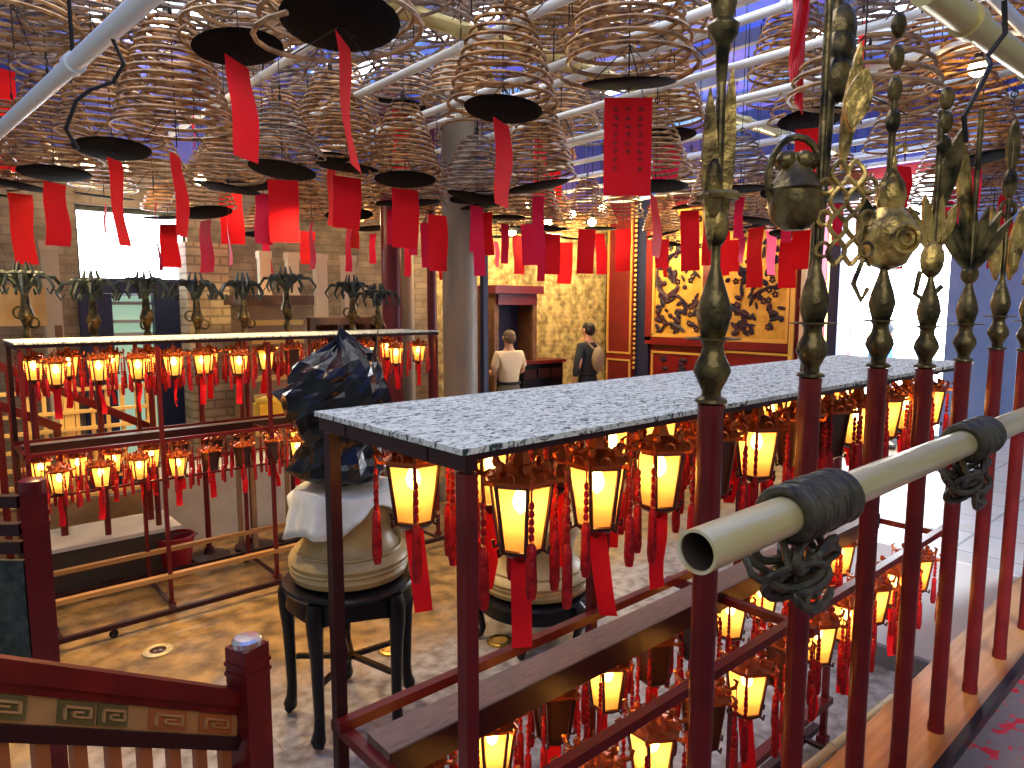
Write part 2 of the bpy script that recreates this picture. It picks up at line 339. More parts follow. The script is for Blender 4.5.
# door 1: navy frame, pale green glazed leaves with bars
d1 = struct('door_1', MB().box((dx0-.08, YB-.02, 1.1), (.30, .12, 2.24)).box((dx1+.06, YB-.02, 1.1), (.26, .12, 2.24)).box(((dx0+dx1)/2, YB-.02, zw0), (dx1-dx0+.5, .14, .16)), 'navy')
ob('door_glass', MB().box(((dx0+dx1)/2, YB+.12, 1.1), (dx1-dx0, .03, 2.2)), 'green_glass', d1)
b = MB()
for zz in (2.12, 1.92, 1.78): b.box(((dx0+dx1)/2, YB+.06, zz), (dx1-dx0, .04, .035))
b.bar((dx0+.35, YB+.04, 1.75), (dx0+.75, YB+.04, 1.0), .05, .05); b.box((dx1-.12, YB+.05, 1.2), (.04, .04, 1.2)); b.box((dx1-.26, YB+.05, 1.2), (.03, .04, 1.2))
ob('door_bars', b, 'beam_grey', d1)

# right hand wall (across the court) with the bright entrance
e0, e1 = atx(844, 300, XS).y, atx(958, 300, XS).y
b = MB()
for y0, y1, z0, z1 in [(e0, YB, 0, ZC), (-1.2, e1, 0, ZC), (e1, e0, 3.75, ZC)]: b.box((XS+.15, (y0+y1)/2, (z0+z1)/2), (.3, y1-y0, z1-z0))
struct('wall_right', b, 'door_red')
struct('wall_right_upper', MB().box((XS-.03, 3.6, 4.45), (.06, 9.6, 1.1)), 'blue_cast')
struct('trim_1', MB().box((XS-.12, atx(990, 300, XS).y-.25, 2.2), (.24, 1.25, 4.4)), 'blue_wall')
struct('trim_2', MB().box((XS-.1, e0+.06, 2.0), (.2, .14, 4.0)), 'navy')
struct('window_2', MB().box((XS+.9, (e0+e1)/2, 2.1), (.05, 2.6, 3.6)), 'daylight_pane')
# ceiling: blue sheets with a painted-in glow, grey rafters, skylight panes
struct('ceiling', MB().box((4.2, 3.9, ZC+.1), (12.4, 10.4, .2)), 'roof_glow')
k = 0
for x in [0.3+.95*i for i in range(11)]:
    k += 1; struct('trim_%d' % (k+10), MB().box((x, 3.9, ZC-.09), (.09, 9.4, .14)), 'beam_grey')
k = 2
for (px, py) in [(140, 30), (215, 20), (240, 60), (455, 20), (345, 70), (60, 90)]:
    p = atz(px, py, ZC); k += 1
    struct('window_%d' % k, MB().box((p.x, min(p.y, 7.9), ZC-.012), (.55, 1.1, .02)), 'skylight_pane')
for (x, y) in [(1.4, 2.2), (3.3, 2.4), (5.4, 1.6), (5.5, 4.3), (7.5, 3.2), (7.3, 6.4)]:
    k += 1; struct('window_%d' % k, MB().box((x, y, ZC-.012), (.55, 1.3, .02)), 'skylight_pane')

# raised pale tiled floor beyond the court, with its white face
b = MB().box((4.2+2.75, .35, .36), (5.5, 3.1, .72)); b2 = MB().box((4.19, .35, .42), (.02, 3.1, .60))
struct('floor_raised', b, 'tile_pale'); struct('wall_step', b2, 'white_wall'); struct('baseboard_step', MB().box((4.165, .35, .06), (.05, 3.1, .12)), 'skirting')
# platform the camera stands on, its timber ledge and dark rail
struct('floor_platform', MB().box((1.9, -.55, .36), (6.6, 2.26, .72)), 'ash_floor')
struct('trim_3', MB().box((2.2, .70, .375), (4.0, .24, .75)), 'ledge_wood')
struct('trim_4', MB().bar((.3, .578, .765), (4.15, .578, .765), .026, .034), 'black_wood')

# ---------------------------------------------------------------- incense coils
def spiral(turns, r0, r1, h, rr, bell=1.0, seg=22, sag=0.0, wob=0.0, seed=1):
    q = random.Random(seed); pts = []; N = int(turns*seg); ox = oy = 0
    for i in range(N+1):
        t = i/N; a = 2*PI*turns*t; r = r0+(r1-r0)*(t**bell)
        j = wob*math.sin(a*.5+seed)*t
        pts.append((r*math.cos(a)+j, r*math.sin(a), -h*t - sag*math.sin(a)*t))
    return MB().tube(pts, rr, 5)
CO = {   # variant : height, bottom radius, mesh
 'full': (.62, .34, spiral(12.5, .10, .34, .62, .0125, .72, wob=.01).mesh('coil_spiral', 'incense')),
 'wide': (.55, .34, spiral(9, .12, .34, .55, .012, .62, wob=.02, seed=4, sag=.012).mesh('coil_spiral', 'incense')),
 'short': (.36, .32, spiral(7.5, .10, .32, .36, .012, .75, wob=.015, seed=2).mesh('coil_spiral', 'incense')),
 'sparse': (.22, .34, spiral(3.4, .24, .34, .22, .011, .8, wob=.03, seed=3, sag=.02).mesh('coil_spiral', 'incense_pale')),
 'high': (.50, .40, spiral(9.5, .08, .40, .50, .0105, .9, seg=18, seed=5).mesh('coil_spiral', 'incense_high')),
 'pale': (.62, .34, spiral(12.5, .07, .34, .62, .0115, .95, seed=6).mesh('coil_spiral', 'incense_pale')),
 'giant': (1.0, .42, spiral(22, .04, .42, 1.0, .011, 1.0, seed=7).mesh('coil_spiral', 'incense')),
}
TRAY = MB().lathe([(.0, -.012), (.10, -.008), (.20, -.002), (.235, .006), (.24, .012), (.235, .010), (.10, .0), (.0, -.004)], 24, cap=False).mesh('ash_tray', 'tray')
def wire_mesh(h, up):   # hanger wires: three lines from the apex down through the coil plus hook above
    b = MB()
    b.tube([(0, 0, up), (0, 0, 0), (0, 0, -h-.09)], .004, 4)
    for a in (0.3, 2.4, 4.5): b.tube([(0, 0, -h*.75), (.20*math.cos(a), .20*math.sin(a), -h-.055)], .003, 4)
    b.ring((0, 0, .05), .025, .006, 'X', 10, 4)
    b.ring((0, 0, up-.03), .03, .005, 'Y', 10, 4)
    return b
def paper(wd, ht, seed=0, curl=.012):
    q = random.Random(seed); b = MB(); n = 6; vs = []; fs = []
    for side in (0, .0016):
        for j in range(n+1):
            for i in range(3):
                vs.append((wd*(i/2-.5), side + curl*math.sin(j*1.1+seed)+curl*.6*(i-1)*math.cos(seed+j*.6), -ht*j/n))
    m = 3*(n+1)
    for j in range(n):
        for i in range(2):
            a = j*3+i; fs += [(a, a+1, a+4, a+3), (m+a, m+a+3, m+a+4, m+a+1)]
        fs += [(j*3, j*3+3, m+j*3+3, m+j*3), (j*3+2, m+j*3+2, m+j*3+5, j*3+5)]
    return b.add(vs, fs)
PAPER = [paper(.24, .50, s).mesh('prayer_tag', 'red_paper' if s != 3 else 'pink_paper') for s in range(5)]
THIN = paper(.09, .44, 2).mesh('prayer_tag', 'pink_paper')
WIRES = {}
ncoil = [0]; PLACED = []
def free(x, y, zt, h, dmin=.62):
    return all((x-a)**2+(y-b)**2 > dmin**2 or zt < c-d-.05 or zt-h > c+.05 for a, b, c, d in PLACED)
def coil(top, variant, label, group=None, tray=True, tagw=.24, tagh=.50, tagrot=None, trayoff=.07, s=1.0, up=.45, pap=None, wires=True, tilt=(0, 0), traydx=0, traydy=0, cat='incense coil'):
    h, r, me = CO[variant]
    o = thing('incense_coil', top, label, cat, group); o.rotation_euler = (tilt[0], tilt[1], rnd.uniform(0, 6.28) if tagrot is None else 0)
    ncoil[0] += 1; PLACED.append((top[0], top[1], top[2], h))
    c = link('spiral', me, o); c.scale = (s, s, s); c.rotation_euler = (0, 0, rnd.uniform(0, 6))
    if wires:
        up = max(.1, math.floor((ZC-.002-top[2])/s*50)/50); key = (variant, up)
        if key not in WIRES: WIRES[key] = wire_mesh(h, up).mesh('hanging_wire', 'wire')
        link('hanging_wire', WIRES[key], o).scale = (s, s, s)
    zb = -h*s-trayoff
    if tray:
        t = link('ash_tray', TRAY, o, (traydx, traydy, zb)); t.rotation_euler = (rnd.uniform(-.16, .16), rnd.uniform(-.16, .16), 0)
        t.scale = (tray*1.0,)*3 if tray is not True else (1, 1, 1)
    if pap != 'none':
        m = PAPER[rnd.randrange(5)] if pap is None else pap
        t = link('prayer_tag', m, o, (traydx, traydy, zb-.06)); t.scale = (tagw/.24, 1, tagh/.5)
        t.rotation_euler = (rnd.uniform(-.08, .08), rnd.uniform(-.05, .05), rnd.uniform(0, 3.1) if tagrot is None else tagrot)
    return o
FACE = YAW - PI/2      # turned square to the viewer's platform
def coil_at(px, pyb, hw, variant, label, tagpx=None, taglen=None, **k):   # bottom ring centre, half width in px gives the distance of a real-size coil
    h, r, me = CO[variant]; s = k.get('s', 1.0); d = r*s*F/hw
    p = at(px, pyb, d)
    if tagpx is not None:
        full = k.get('tagw', .24)*F/d; k['tagrot'] = math.atan2(p.y, p.x)-PI/2 + math.acos(max(.12, min(1, tagpx/full)))
    if taglen is not None: k['tagh'] = taglen*d/F
    return coil((p.x, p.y, p.z+h*s), variant, label, **k)
G1 = 'large incense coils hanging nearest the platform'
A = lambda *a, **k: coil_at(*a, **k)
A(176, 132, 58, 'full', 'large full brown incense coil hanging at upper left below the sloping grey pipe', 10, 80, tray=False, up=.5)
A(112, 140, 50, 'full', 'full brown incense coil with flat dark tray just left below the largest left coil', 12, 85)
A(54, 165, 46, 'full', 'brown incense coil low at left with wide orange-red tag left of two', 20, 62)
A(18, 178, 40, 'full', 'brown incense coil at the far left edge above the golden panel', 20, 70)
A(-2, 52, 40, 'wide', 'incense coil cut by the left edge with long pink paper beside it', 24, 100, tray=False)
A(238, 40, 56, 'sparse', 'nearly burnt coil with big black tray and long red tag, left of centre', 23, 96, trayoff=.05, s=.9)
A(341, 40, 84, 'sparse', 'huge burnt-down coil of two loose rings right overhead with a blue-black tray', 12, 125, trayoff=-.06, up=.6)
A(282, 158, 34, 'full', 'incense coil with broad square red tag hanging centre left', 33, 54)
A(332, 150, 40, 'full', 'brown coil with closely stacked rings beside the long thin red tag', 9, 60, tray=.6)
A(350, 192, 30, 'full', 'small brown coil under the closely stacked one with narrow tag', 10, 44)
A(230, 180, 34, 'full', 'incense coil with a flat tray above a square red tag, third column from left', 22, 50)
A(402, 100, 32, 'short', 'short incense coil over a tilted black tray between two big coils', 17, 70, trayoff=.05)
A(503, 108, 55, 'wide', 'tall bell-shaped incense coil hanging at the centre top with open lower rings', 15, 83, trayoff=.02, tray=1.02)
A(455, 146, 26, 'sparse', 'thin coil of few dark rings behind the central bell coil', 12, 46, trayoff=.35)
A(542, 128, 32, 'full', 'brown coil tucked behind the right side of the central bell coil', 14, 60, tray=False)
A(553, 158, 23, 'full', 'small stacked coil over a wide thin tray right of centre', 15, 50, trayoff=.06, tagw=.24)
big = A(629, 73, 67, 'wide', 'large incense coil over the big red tag with columns of writing', 48, 96, trayoff=.06, tagw=.245)
A(668, 128, 38, 'full', 'pale coil directly behind the big red tag with writing', 26, 40, s=.95)
A(790, 76, 41, 'wide', 'coil of open rings behind the hanging red ribbon', None, None, pap='none', tray=False)
A(812, 118, 42, 'sparse', 'burnt coil with wide tilted tray and leaning red tag near the brass basket', 42, 77, trayoff=.02, tray=1.1)
A(930, 96, 58, 'giant', 'very tall cone of fine incense rings at upper right', None, None, pap='none', tray=False)
A(905, 150, 40, 'pale', 'pale cone coil below the tall cone at upper right', 14, 40, tray=False)
A(984, 88, 52, 'wide', 'open coil lit from behind under the yellow pipe at top right', None, None, tray=False, pap='none')
A(1008, 180, 42, 'full', 'reddish brown coil at the right edge above the staffs', 12, 40, tray=False)
A(948, 178, 32, 'pale', 'small coil behind the second pair of gilt emblem heads', 24, 40)
A(690, 200, 26, 'pale', 'small pale coil behind the first staff in front of the carved screens', 30, 60)
A(722, 206, 24, 'pale', 'small pale coil hanging between the two gold carved screens', 24, 60, tray=.8)
A(884, 208, 26, 'short', 'short red brown coil before the bright entrance', 30, 44, tray=.7)
A(394, 168, 26, 'full', 'small dense coil below the tilted black tray', 12, 44)
A(862, 104, 74, 'sparse', 'single loose ring of a burnt-out coil close by at upper right', None, None, tray=False, pap='none', s=1.0, up=.3)

# text columns on the big tag
b = MB(); q = random.Random(3)
t = [c for c in big.children if c.name.startswith('prayer_tag')][0]
for cx in (-.062, 0, .062):
    for j in range(8):
        if q.random() < .15: continue
        z = -.06-.043*j
        for k in range(4):
            if k % 2: b.box((cx+q.uniform(-.004, .004), -.016, z+q.uniform(-.012, .012)), (.026, .002, .0035))
            else: b.box((cx+q.uniform(-.010, .010), -.016, z), (.0035, .002, .026), ry=q.uniform(-.5, .5))
w_ = ob('writing', b, 'ink', t, smooth=False); t.data = paper(.24, .50, 1, curl=.001).mesh('prayer_tag', 'red_paper'); t.rotation_euler = (0, 0, FACE)
for v in w_.data.vertices: v.co.y += .012

# rows of coils further back, row by row under the pipes
def proj(p):
    v = Vector(p)-CP; d = v.dot(_fw); return (512+F*v.dot(_rt)/d, 384-F*v.dot(_up)/d, d)
row = 0
def far_rows():
    out = []
    d = 5.3; r = 0
    while d < 11.4:
        px = -20 + rnd.uniform(0, 30)
        step = .47*F/d
        c = 0
        while px < 1000:
            p = at(px+rnd.uniform(-.12, .12)*step, 300, d+rnd.uniform(-.25, .25))
            if 0.1 < p.x < 9.3 and .9 < p.y < 8.0 and not (d < 5.6 and rnd.random() < .2):
                out.append((r, c, p)); c += 1
            px += step
        d += .95; r += 1
    return out
ROWN = ['nearest', 'second', 'third', 'fourth', 'fifth', 'sixth', 'rearmost']
for (r, c, p) in far_rows():
    px, py, d = proj((p.x, p.y, 2.8))
    if px > 790 and r > 3: continue
    if px > 560 and rnd.random() < .45: continue
    z = rnd.uniform(2.86, 3.14) + (.10 if r > 3 else 0)
    if not free(p.x, p.y, z+.6, .7, .42): continue
    v = rnd.choice(['full', 'full', 'pale', 'short', 'wide', 'high'])
    lab = 'incense coil with red tag, %s from left in the %s low far row' % (ORD[min(c, 15)], ROWN[min(r, 6)])
    thin = rnd.random() < .3
    coil((p.x, p.y, z+CO[v][0]), v, lab, 'incense coils in the low far rows', tray=rnd.random() < .75, s=.82, tagw=.22 if not thin else .24,
         tagh=rnd.uniform(.38, .62), pap=THIN if thin else None, up=.8, tagrot=FACE+rnd.uniform(-1.2, 1.2))
# upper layer just under the ceiling
n = 0
for i in range(700):
    if n > 84: break
    px = rnd.uniform(-20, 1040); py = rnd.uniform(-30, 150)
    z = rnd.uniform(3.98, 4.35); p = atz(px, py, z)
    if not (0 < p.x < 9.4 and .3 < p.y < 8.1): continue
    d = proj(p)[2]
    if px > 600 and rnd.random() < .93: continue
    if d < 3.2 and px > 560: continue
    if not free(p.x, p.y, z+.5, .5, .52): continue
    coil((p.x, p.y, z+.5), rnd.choice(['high', 'high', 'pale']), 'small incense coil crowded just under the blue ceiling above the lower coils', 'coils under the ceiling',
         tray=False, pap='none' if rnd.random() < .94 else None, up=.2, s=1.15, tagh=.3)
    n += 1

# ribbon knot on the coil at the upper right
p = at(800, 2, 3.3)
rb = thing('red_ribbon', p, 'long bright red ribbon bunched over a coil right of the first staff', 'ribbon')
b = MB()
for i in range(9):
    x = -.052+.013*i; pts = [(x+.012*math.sin(j*1.3+i), .012*math.cos(j+i), .06-.55*j/8*(.8+.03*i)) for j in range(9)]
    b.tube(pts, [.008, .012, .014, .012, .014, .012, .012, .009, .004], 5)
ob('strands', b, 'red_ribbon', rb)
ob('knot', MB().ball((0, 0, .03), (.05, .03, .03)).ring((.05, 0, .05), .035, .010, 'Y').ring((-.05, 0, .05), .035, .010, 'Y'), 'red_ribbon', rb)

# ---------------------------------------------------------------- ceiling pipes
def pipe(a, b_, r, m, label, group=None, name='ceiling_pipe'):
    a = Vector(a); b_ = Vector(b_); L = (b_-a).length; t = (b_-a)/L
    o = thing(name, a, label, 'pipe', group)
    ob('tube', MB().tube([(0, 0, 0), tuple(b_-a)], r, 14), m, o)
    nn = max(2, int(L/1.6))
    for i in range(nn):
        c_ = t*(L*(i+.5)/nn)
        ob('clamp', MB().tube([tuple(-t*.02), tuple(t*.02)], r*1.25, 14), m, o, tuple(c_))
        ob('hanger', MB().tube([(0, 0, r), (0, 0, ZC-.001-a.z)], .005, 5), 'wire', o, tuple(c_))
    return o
for i, x in enumerate([2.3, 3.0, 3.6, 4.2, 4.75, 5.3, 5.85, 6.4, 6.9, 7.4, 7.9, 8.4, 8.9, 9.3]):
    pipe((x, -.3, 3.92-.07*(i % 3)), (x, 8.2, 3.92-.07*(i % 3)), .03, 'pipe_grey', 'long pale grey ceiling pipe, %s from left of fourteen parallel ones' % ORD[i], 'parallel ceiling pipes')
pipe((.6, 4.0, 3.99), (9.4, 4.0, 3.99), .055, 'pipe_yellow', 'thick cream pipe crossing above the parallel grey pipes')
pipe((2.4, 1.15, 3.62), (9.4, 1.15, 3.62), .03, 'pipe_grey', 'grey pipe running above the staffs toward the entrance')
a, b_ = at(-40, 168, 2.05), at(160, -14, 2.45); b_.z = a.z = (a.z+b_.z)/2
pipe(atz(-40, 166, 2.72), atz(160, -14, 2.72+.0), .022, 'pipe_grey', 'grey steel pipe sloping across the upper left corner')
pipe(atz(925, -10, 2.66), atz(1060, 88, 2.66), .027, 'pipe_yellow', 'thick yellowish pipe crossing the upper right corner')
# curly wires on the corner pipes
for (px, py, d, lab) in [(1002, 30, 1.22, 'black wire loop dangling from the yellow pipe at top right'), (112, 30, 2.42, 'black wire twist tied round the sloping pipe at upper left')]:
    p = at(px, py, d) if px > 500 else atz(112, 29.5, 2.72)-Vector((0, 0, .07)); b = MB()
    b.tube([(.0, 0, .05), (.02, .0, .0), (.0, .02, -.04), (-.05, .0, -.07), (-.08, 0, -.10), (-.10, .02, -.16), (-.08, .02, -.2)], .0045, 6)
    one('wire_hook', b, 'wire', lab, 'wire', p)

# ---------------------------------------------------------------- lanterns
hx = [2*PI*k/6 for k in range(6)]
def hexpts(r, z, a0=0): return [(r*math.cos(a+a0), r*math.sin(a+a0), z) for a in hx]
def lantern_proto(lit):
    fr = MB(); T, B = -.085, -.215; rt_, rb_ = .062, .044
    for k in range(6):
        a, c = hexpts(rt_, T)[k], hexpts(rb_, B)[k]; fr.tube([a, c], .0045, 6)
        a2, c2 = hexpts(rt_, T)[(k+1) % 6], hexpts(rb_, B)[(k+1) % 6]
        fr.tube([a, a2], .0045, 5); fr.tube([c, c2], .0045, 5)
        fr.tube([(c[0], c[1], c[2]), (c[0]*1.25, c[1]*1.25, c[2]-.006), (c[0]*1.3, c[1]*1.3, c[2]+.008)], .0035, 5)
    fr.lathe([(rb_, B-.004), (rb_*.8, B-.012), (.018, B-.018), (.006, B-.03)], 12)
    cr = MB(); cr.lathe([(.072, T+.002), (.074, T+.010), (.045, T+.026), (.022, T+.036), (.014, T+.06)], 6)
    for k in range(6):
        a = hexpts(1, 0)[k]
        cr.tube([(a[0]*.066, a[1]*.066, T+.006), (a[0]*.088, a[1]*.088, T+.010), (a[0]*.094, a[1]*.094, T+.026), (a[0]*.082, a[1]*.082, T+.034)], [.005, .006, .005, .003], 5)
        cr.ball((a[0]*.05, a[1]*.05, T+.034), (.010, .010, .012), 6, 4)
        m_ = hexpts(.058, 0, PI/6)[k]; cr.ring((m_[0], m_[1], T+.016), .010, .0025, 'X', 8, 4)
    cr.tube([(0, 0, T+.05), (0, 0, 0.0)], .003, 5)
    gl = MB(); a, c = hexpts(rt_-.002, T-.002), hexpts(rb_-.002, B+.003); gl.add(a+c, [(k, (k+1) % 6, (k+1) % 6+6, k+6) for k in range(6)])
    ts = MB(); ts.tube([(0, 0, 0), (0, 0, -.05)], .002, 4)
    for j in range(5): ts.ball((0, 0, -.05-.016*j), (.0065, .0065, .009), 6, 4)
    ts.lathe([(.005, -.125), (.009, -.135), (.011, -.22), (.008, -.24)], 7)
    return (fr.mesh('frame', 'lantern_frame'), cr.mesh('crown', 'lantern_crown'), gl.mesh('glass', 'lantern_glass' if lit else 'dark_glass', False), ts.mesh('tassel', 'tassel_red'), gl.mesh('glass', 'lantern_glass_plain', False))
LIT = lantern_proto(True); UNLIT = lantern_proto(False)
BULB = MB().lathe([(.002, -.024), (.012, -.014), (.0165, .0), (.012, .016), (.003, .030)], 10).mesh('bulb', 'bulb')
TAGS = [paper(.040, .19, s, curl=.006).mesh('name_tag', 'red_paper') for s in range(4)]
LL = bpy.data.lights.new('lantern_light', 'POINT'); LL.energy = 0.30; LL.color = (1.0, 0.55, 0.18); LL.shadow_soft_size = .012
def lantern(loc, lit, label, group, ntas=6, rz=0.0, light=True):
    M_ = LIT if lit else UNLIT
    o = thing('palace_lantern', loc, label, 'lantern', group, rz)
    link('frame', M_[0], o); link('crown', M_[1], o); link('glass', M_[2] if (light or not lit) else M_[4], o)
    for k in range(ntas):
        a = hexpts(.092, -.062)[k]; t = link('tassel', M_[3], o, a); t.scale = (1, 1, rnd.uniform(.9, 1.12))
    t = link('name_tag', TAGS[rnd.randrange(4)], o, (0, 0, -.240)); t.rotation_euler = (rnd.uniform(-.12, .12), rnd.uniform(-.15, .15), FACE-rz+rnd.uniform(-.9, .9))
    if lit:
        link('bulb', BULB, o, (0, 0, -.125))
        if light:
            l = bpy.data.objects.new('lantern_light', LL); col.objects.link(l); l.parent = o; l.location = (0, 0, -.13)
    return o

# ---------------------------------------------------------------- lantern racks
def rack(x0, x1, y0, y1, nm, label, near):
    o = thing('lantern_rack', ((x0+x1)/2, (y0+y1)/2, 0), label, 'lantern rack', None)
    cx, cy = o.location[0], o.location[1]; L = x1-x0; W = y1-y0
    ob('top_board', MB().box((0, 0, 1.875), (L+.012, W+.006, .010)), 'ash_board', o, smooth=False)
    b = MB()
    for s in (-1, 1):
        b.box((0, s*(W/2-.015), 1.863), (L-.06, .02, .012 if near else .03)); b.box((s*(L/2-.014), 0, 1.855), (.024, W-.004, .028))
    for xx in [-L/2+.43*k for k in range(1, int(L/.43)+1)]: b.box((xx, 0, 1.858), (.02, W-.03, .014))
    for yy in (-W*.28, W*.28): b.box((0, yy, 1.853), (L, .014, .02))
    ob('top_frame', b, 'maroon_dark', o, smooth=False)
    n = 4 if not near else 3
    for s in (-1, 1):
        for k in range(n+1):
            if near and s < 0 and 0 < k < n: continue
            xx = -L/2+.02+(L-.04)*k/n
            p = MB().box((0, 0, .935), (.025, .025, 1.80)); p.box((0, 0, .075), (.045, .045, .03))
            ob('post', p, 'maroon' if (k or s < 0) else 'maroon_dark', o, (xx, s*(W/2-.022), 0), smooth=False)
    ob('middle_shelf', MB().box((0, W*.17, 1.195), (L-.06, .09, .03)), 'shelf_wood', o, smooth=False)
    ob('shelf_edge', MB().box((0, W*.17-.047, 1.178), (L-.06, .006, .064)), 'maroon_dark', o, smooth=False)
    b = MB()
    for yy in (-W/2+.05, W/2-.05): b.box((0, yy, 1.20), (L, .024, .024))
    for xx in (-L/2+.02, 0, L/2-.02): b.box((xx, 0, 1.178), (.024, W, .024))
    if not near:
        for yy in (-W/2+.03, W/2-.03): b.box((0, yy, .94), (L, .014, .014))
    ob('middle_rail', b, 'maroon', o, smooth=False)
    b = MB()
    b.box((0, -W/2+.03, .27), (L, .045, .03)); b.box((0, W/2-.03, .27), (L, .045, .03))
    ob('lower_rail', b, 'ledge_wood' if not near else 'maroon', o, smooth=False)
    b = MB(); b.box((0, -W/2-.10, .075), (L+.1, .035, .03)); b.box((0, W/2+.04, .075), (L+.1, .035, .03))
    for xx in (-L/2+.1, -L/4, L/4, 0, L/2-.1): b.box((xx, -.03, .082), (.025, W+.14, .016))
    ob('base_frame', b, 'maroon_dark', o, smooth=False)
    for xx in (-L/2+.38, 0, L/2-.3):
        for yy in (-W/2-.10, W/2+.04):
            c = MB(); c.ring((0, 0, .028), .017, .011, 'Y', 14, 8); c.ball((0, 0, .028), (.012, .008, .012), 8, 6); c.box((0, 0, .055), (.03, .03, .012))
            for s in (-1, 1): c.box((0, s*.014, .04), (.014, .003, .034))
            ob('caster', c, 'black_wood', o, (xx, yy, 0))
    return o
rack(.47, 3.46, 4.90, 5.52, 'left', 'long maroon rack of lanterns beyond the court, under a pale narrow board', False)
rack(.634, 3.12, .833, 1.340, 'near', 'close maroon rack of lanterns under a speckled ash-strewn grey board', True)
nlight = 0
for tier, z in (('upper', 1.845), ('lower', 1.175)):
    for rowy, rown in ((4.96, 'front'), (5.34, 'rear')):
        for k in range(13):
            x = .66+.218*k + (.0 if rown == 'front' else -.07)+rnd.uniform(-.02, .02)
            if tier == 'upper': lit = k not in (7,) 
            else: lit = k < 4 or k > 6
            if rown == 'rear' and k in (6,): lit = False
            lantern((x, rowy+rnd.uniform(-.02, .02), z+rnd.uniform(-.015, .01)), lit, '%s hexagonal lantern, %s from left in the %s %s row, far rack' % ('lit' if lit else 'unlit', ORD[k], tier, rown),
                    'lanterns on the far rack', 6, rnd.uniform(0, 1), light=(k % 2 == 0))
for tier, z in (('upper', 1.852), ('lower', 1.165)):
    for rowy, rown in ((.955, 'front'), (1.235, 'rear')):
        for k in range(12):
            x = (.86 if rown == 'front' else .80)+.217*k
            if x > 3.05: continue
            if tier == 'upper': lit = (k not in (3, 5, 6)) if rown == 'front' else (k not in (2, 5, 6))
            else: lit = (k in (0, 2, 4, 6, 7, 8, 9, 10, 11)) if rown == 'front' else (k in (1, 3, 6, 7, 8, 9, 10, 11))
            if tier == 'lower' and rown == 'front' and k == 0: x += .02
            lantern((x, rowy, z), lit, '%s hexagonal lantern, %s from left in the %s %s row, close rack' % ('lit' if lit else 'unlit', ORD[k], tier, rown),
                    'lanterns on the close rack', 6, .5 if k else .0)

# ---------------------------------------------------------------- urns on stands
def urn(cx, cy, z0, label, cloth, R0=.30):
    u = thing('incense_urn', (cx, cy, z0), label, 'urn')
    prof = [(R0*.80, 0), (R0*.98, .02), (R0*1.02, .05), (R0*.98, .075), (R0*.99, .085), (R0*1.04, .11), (R0*1.0, .135), (R0*.9, .15), (R0*.78, .19), (R0*.72, .25), (R0*.74, .31), (R0*.80, .36), (R0*.83, .40), (R0*.80, .44), (R0*.7, .445)]
    ob('body', MB().lathe(prof, 40), 'drum_tan', u)
    ob('rim_band', MB().ring((0, 0, .082), R0*1.0, .010, n=40).ring((0, 0, .155), R0*.90, .008, n=40), 'drum_tan', u)
    kn = MB()
    for k in range(24): a = 2*PI*k/24; kn.ball((R0*.79*math.cos(a), R0*.79*math.sin(a), .41), .010, 6, 4)
    ob('rivets', kn, 'gilt', u)
    return u
def stand(cx, cy, h, r, label, nleg, rot, ring=True):
    s = thing('urn_stand', (cx, cy, 0), label, 'stand')
    ob('table_top', MB().lathe([(r*.6, h-.045), (r*.96, h-.04), (r, h-.025), (r*1.02, h-.012), (r, h), (r*.93, h+.004), (0.001, h+.002)], 44), 'black_wood', s)
    ap = MB(); n = 60; vs = []
    for i in range(n):
        a = 2*PI*i/n; sc_ = .10+.045*abs(math.sin(nleg*(a-rot)/2))**.6 if h > .5 else .09
        dz = (.215 - sc_) if h > .5 else .07
        for rr, z in ((r*.95, h-.04), (r*.97, h-.04-dz), (r*.88, h-.04-dz), (r*.86, h-.04)): vs.append((rr*math.cos(a), rr*math.sin(a), z))
    fs = [(i*4+j, ((i+1) % n)*4+j, ((i+1) % n)*4+(j+1) % 4, i*4+(j+1) % 4) for i in range(n) for j in range(4)]
    ob('apron', ap.add(vs, fs), 'black_wood', s)
    for k in range(nleg):
        a = rot+2*PI*k/nleg; c, sn = math.cos(a), math.sin(a)
        if h > .5: prof = [(.96, h-.03, .036), (1.0, h-.09, .042), (1.0, h-.17, .038), (.98, h-.28, .031), (.97, h*.45, .028), (.96, h*.22, .025), (.97, .10, .027), (1.0, .05, .036), (1.04, .034, .034), (1.07, .04, .016)]
        else: prof = [(.93, h-.02, .035), (1.04, h-.06, .045), (1.06, h-.10, .040), (.98, h-.16, .028), (.93, .07, .022), (.98, .035, .028), (1.06, .028, .026), (1.08, .045, .012)]
        ob('leg', MB().tube([(r*q_[0]*c, r*q_[0]*sn, q_[1]) for q_ in prof], [q_[2] for q_ in prof], 10), 'black_wood', s)
    if ring:
        st = MB(); zz = h*.42
        for k in range(nleg): a = rot+2*PI*k/nleg; st.bar((0, 0, zz), (r*.87*math.cos(a), r*.87*math.sin(a), zz), .024, .022)
        ob('stretcher', st, 'black_wood', s)
    return s
UX, UY = 1.60, 3.07
stand(UX, UY, .745, .325, 'tall round black carved stand holding the cloth-draped urn', 5, R(212))
urn(UX, UY, .75, 'tan drum-shaped urn on the tall black stand, covered with a pale cloth', True, .285)
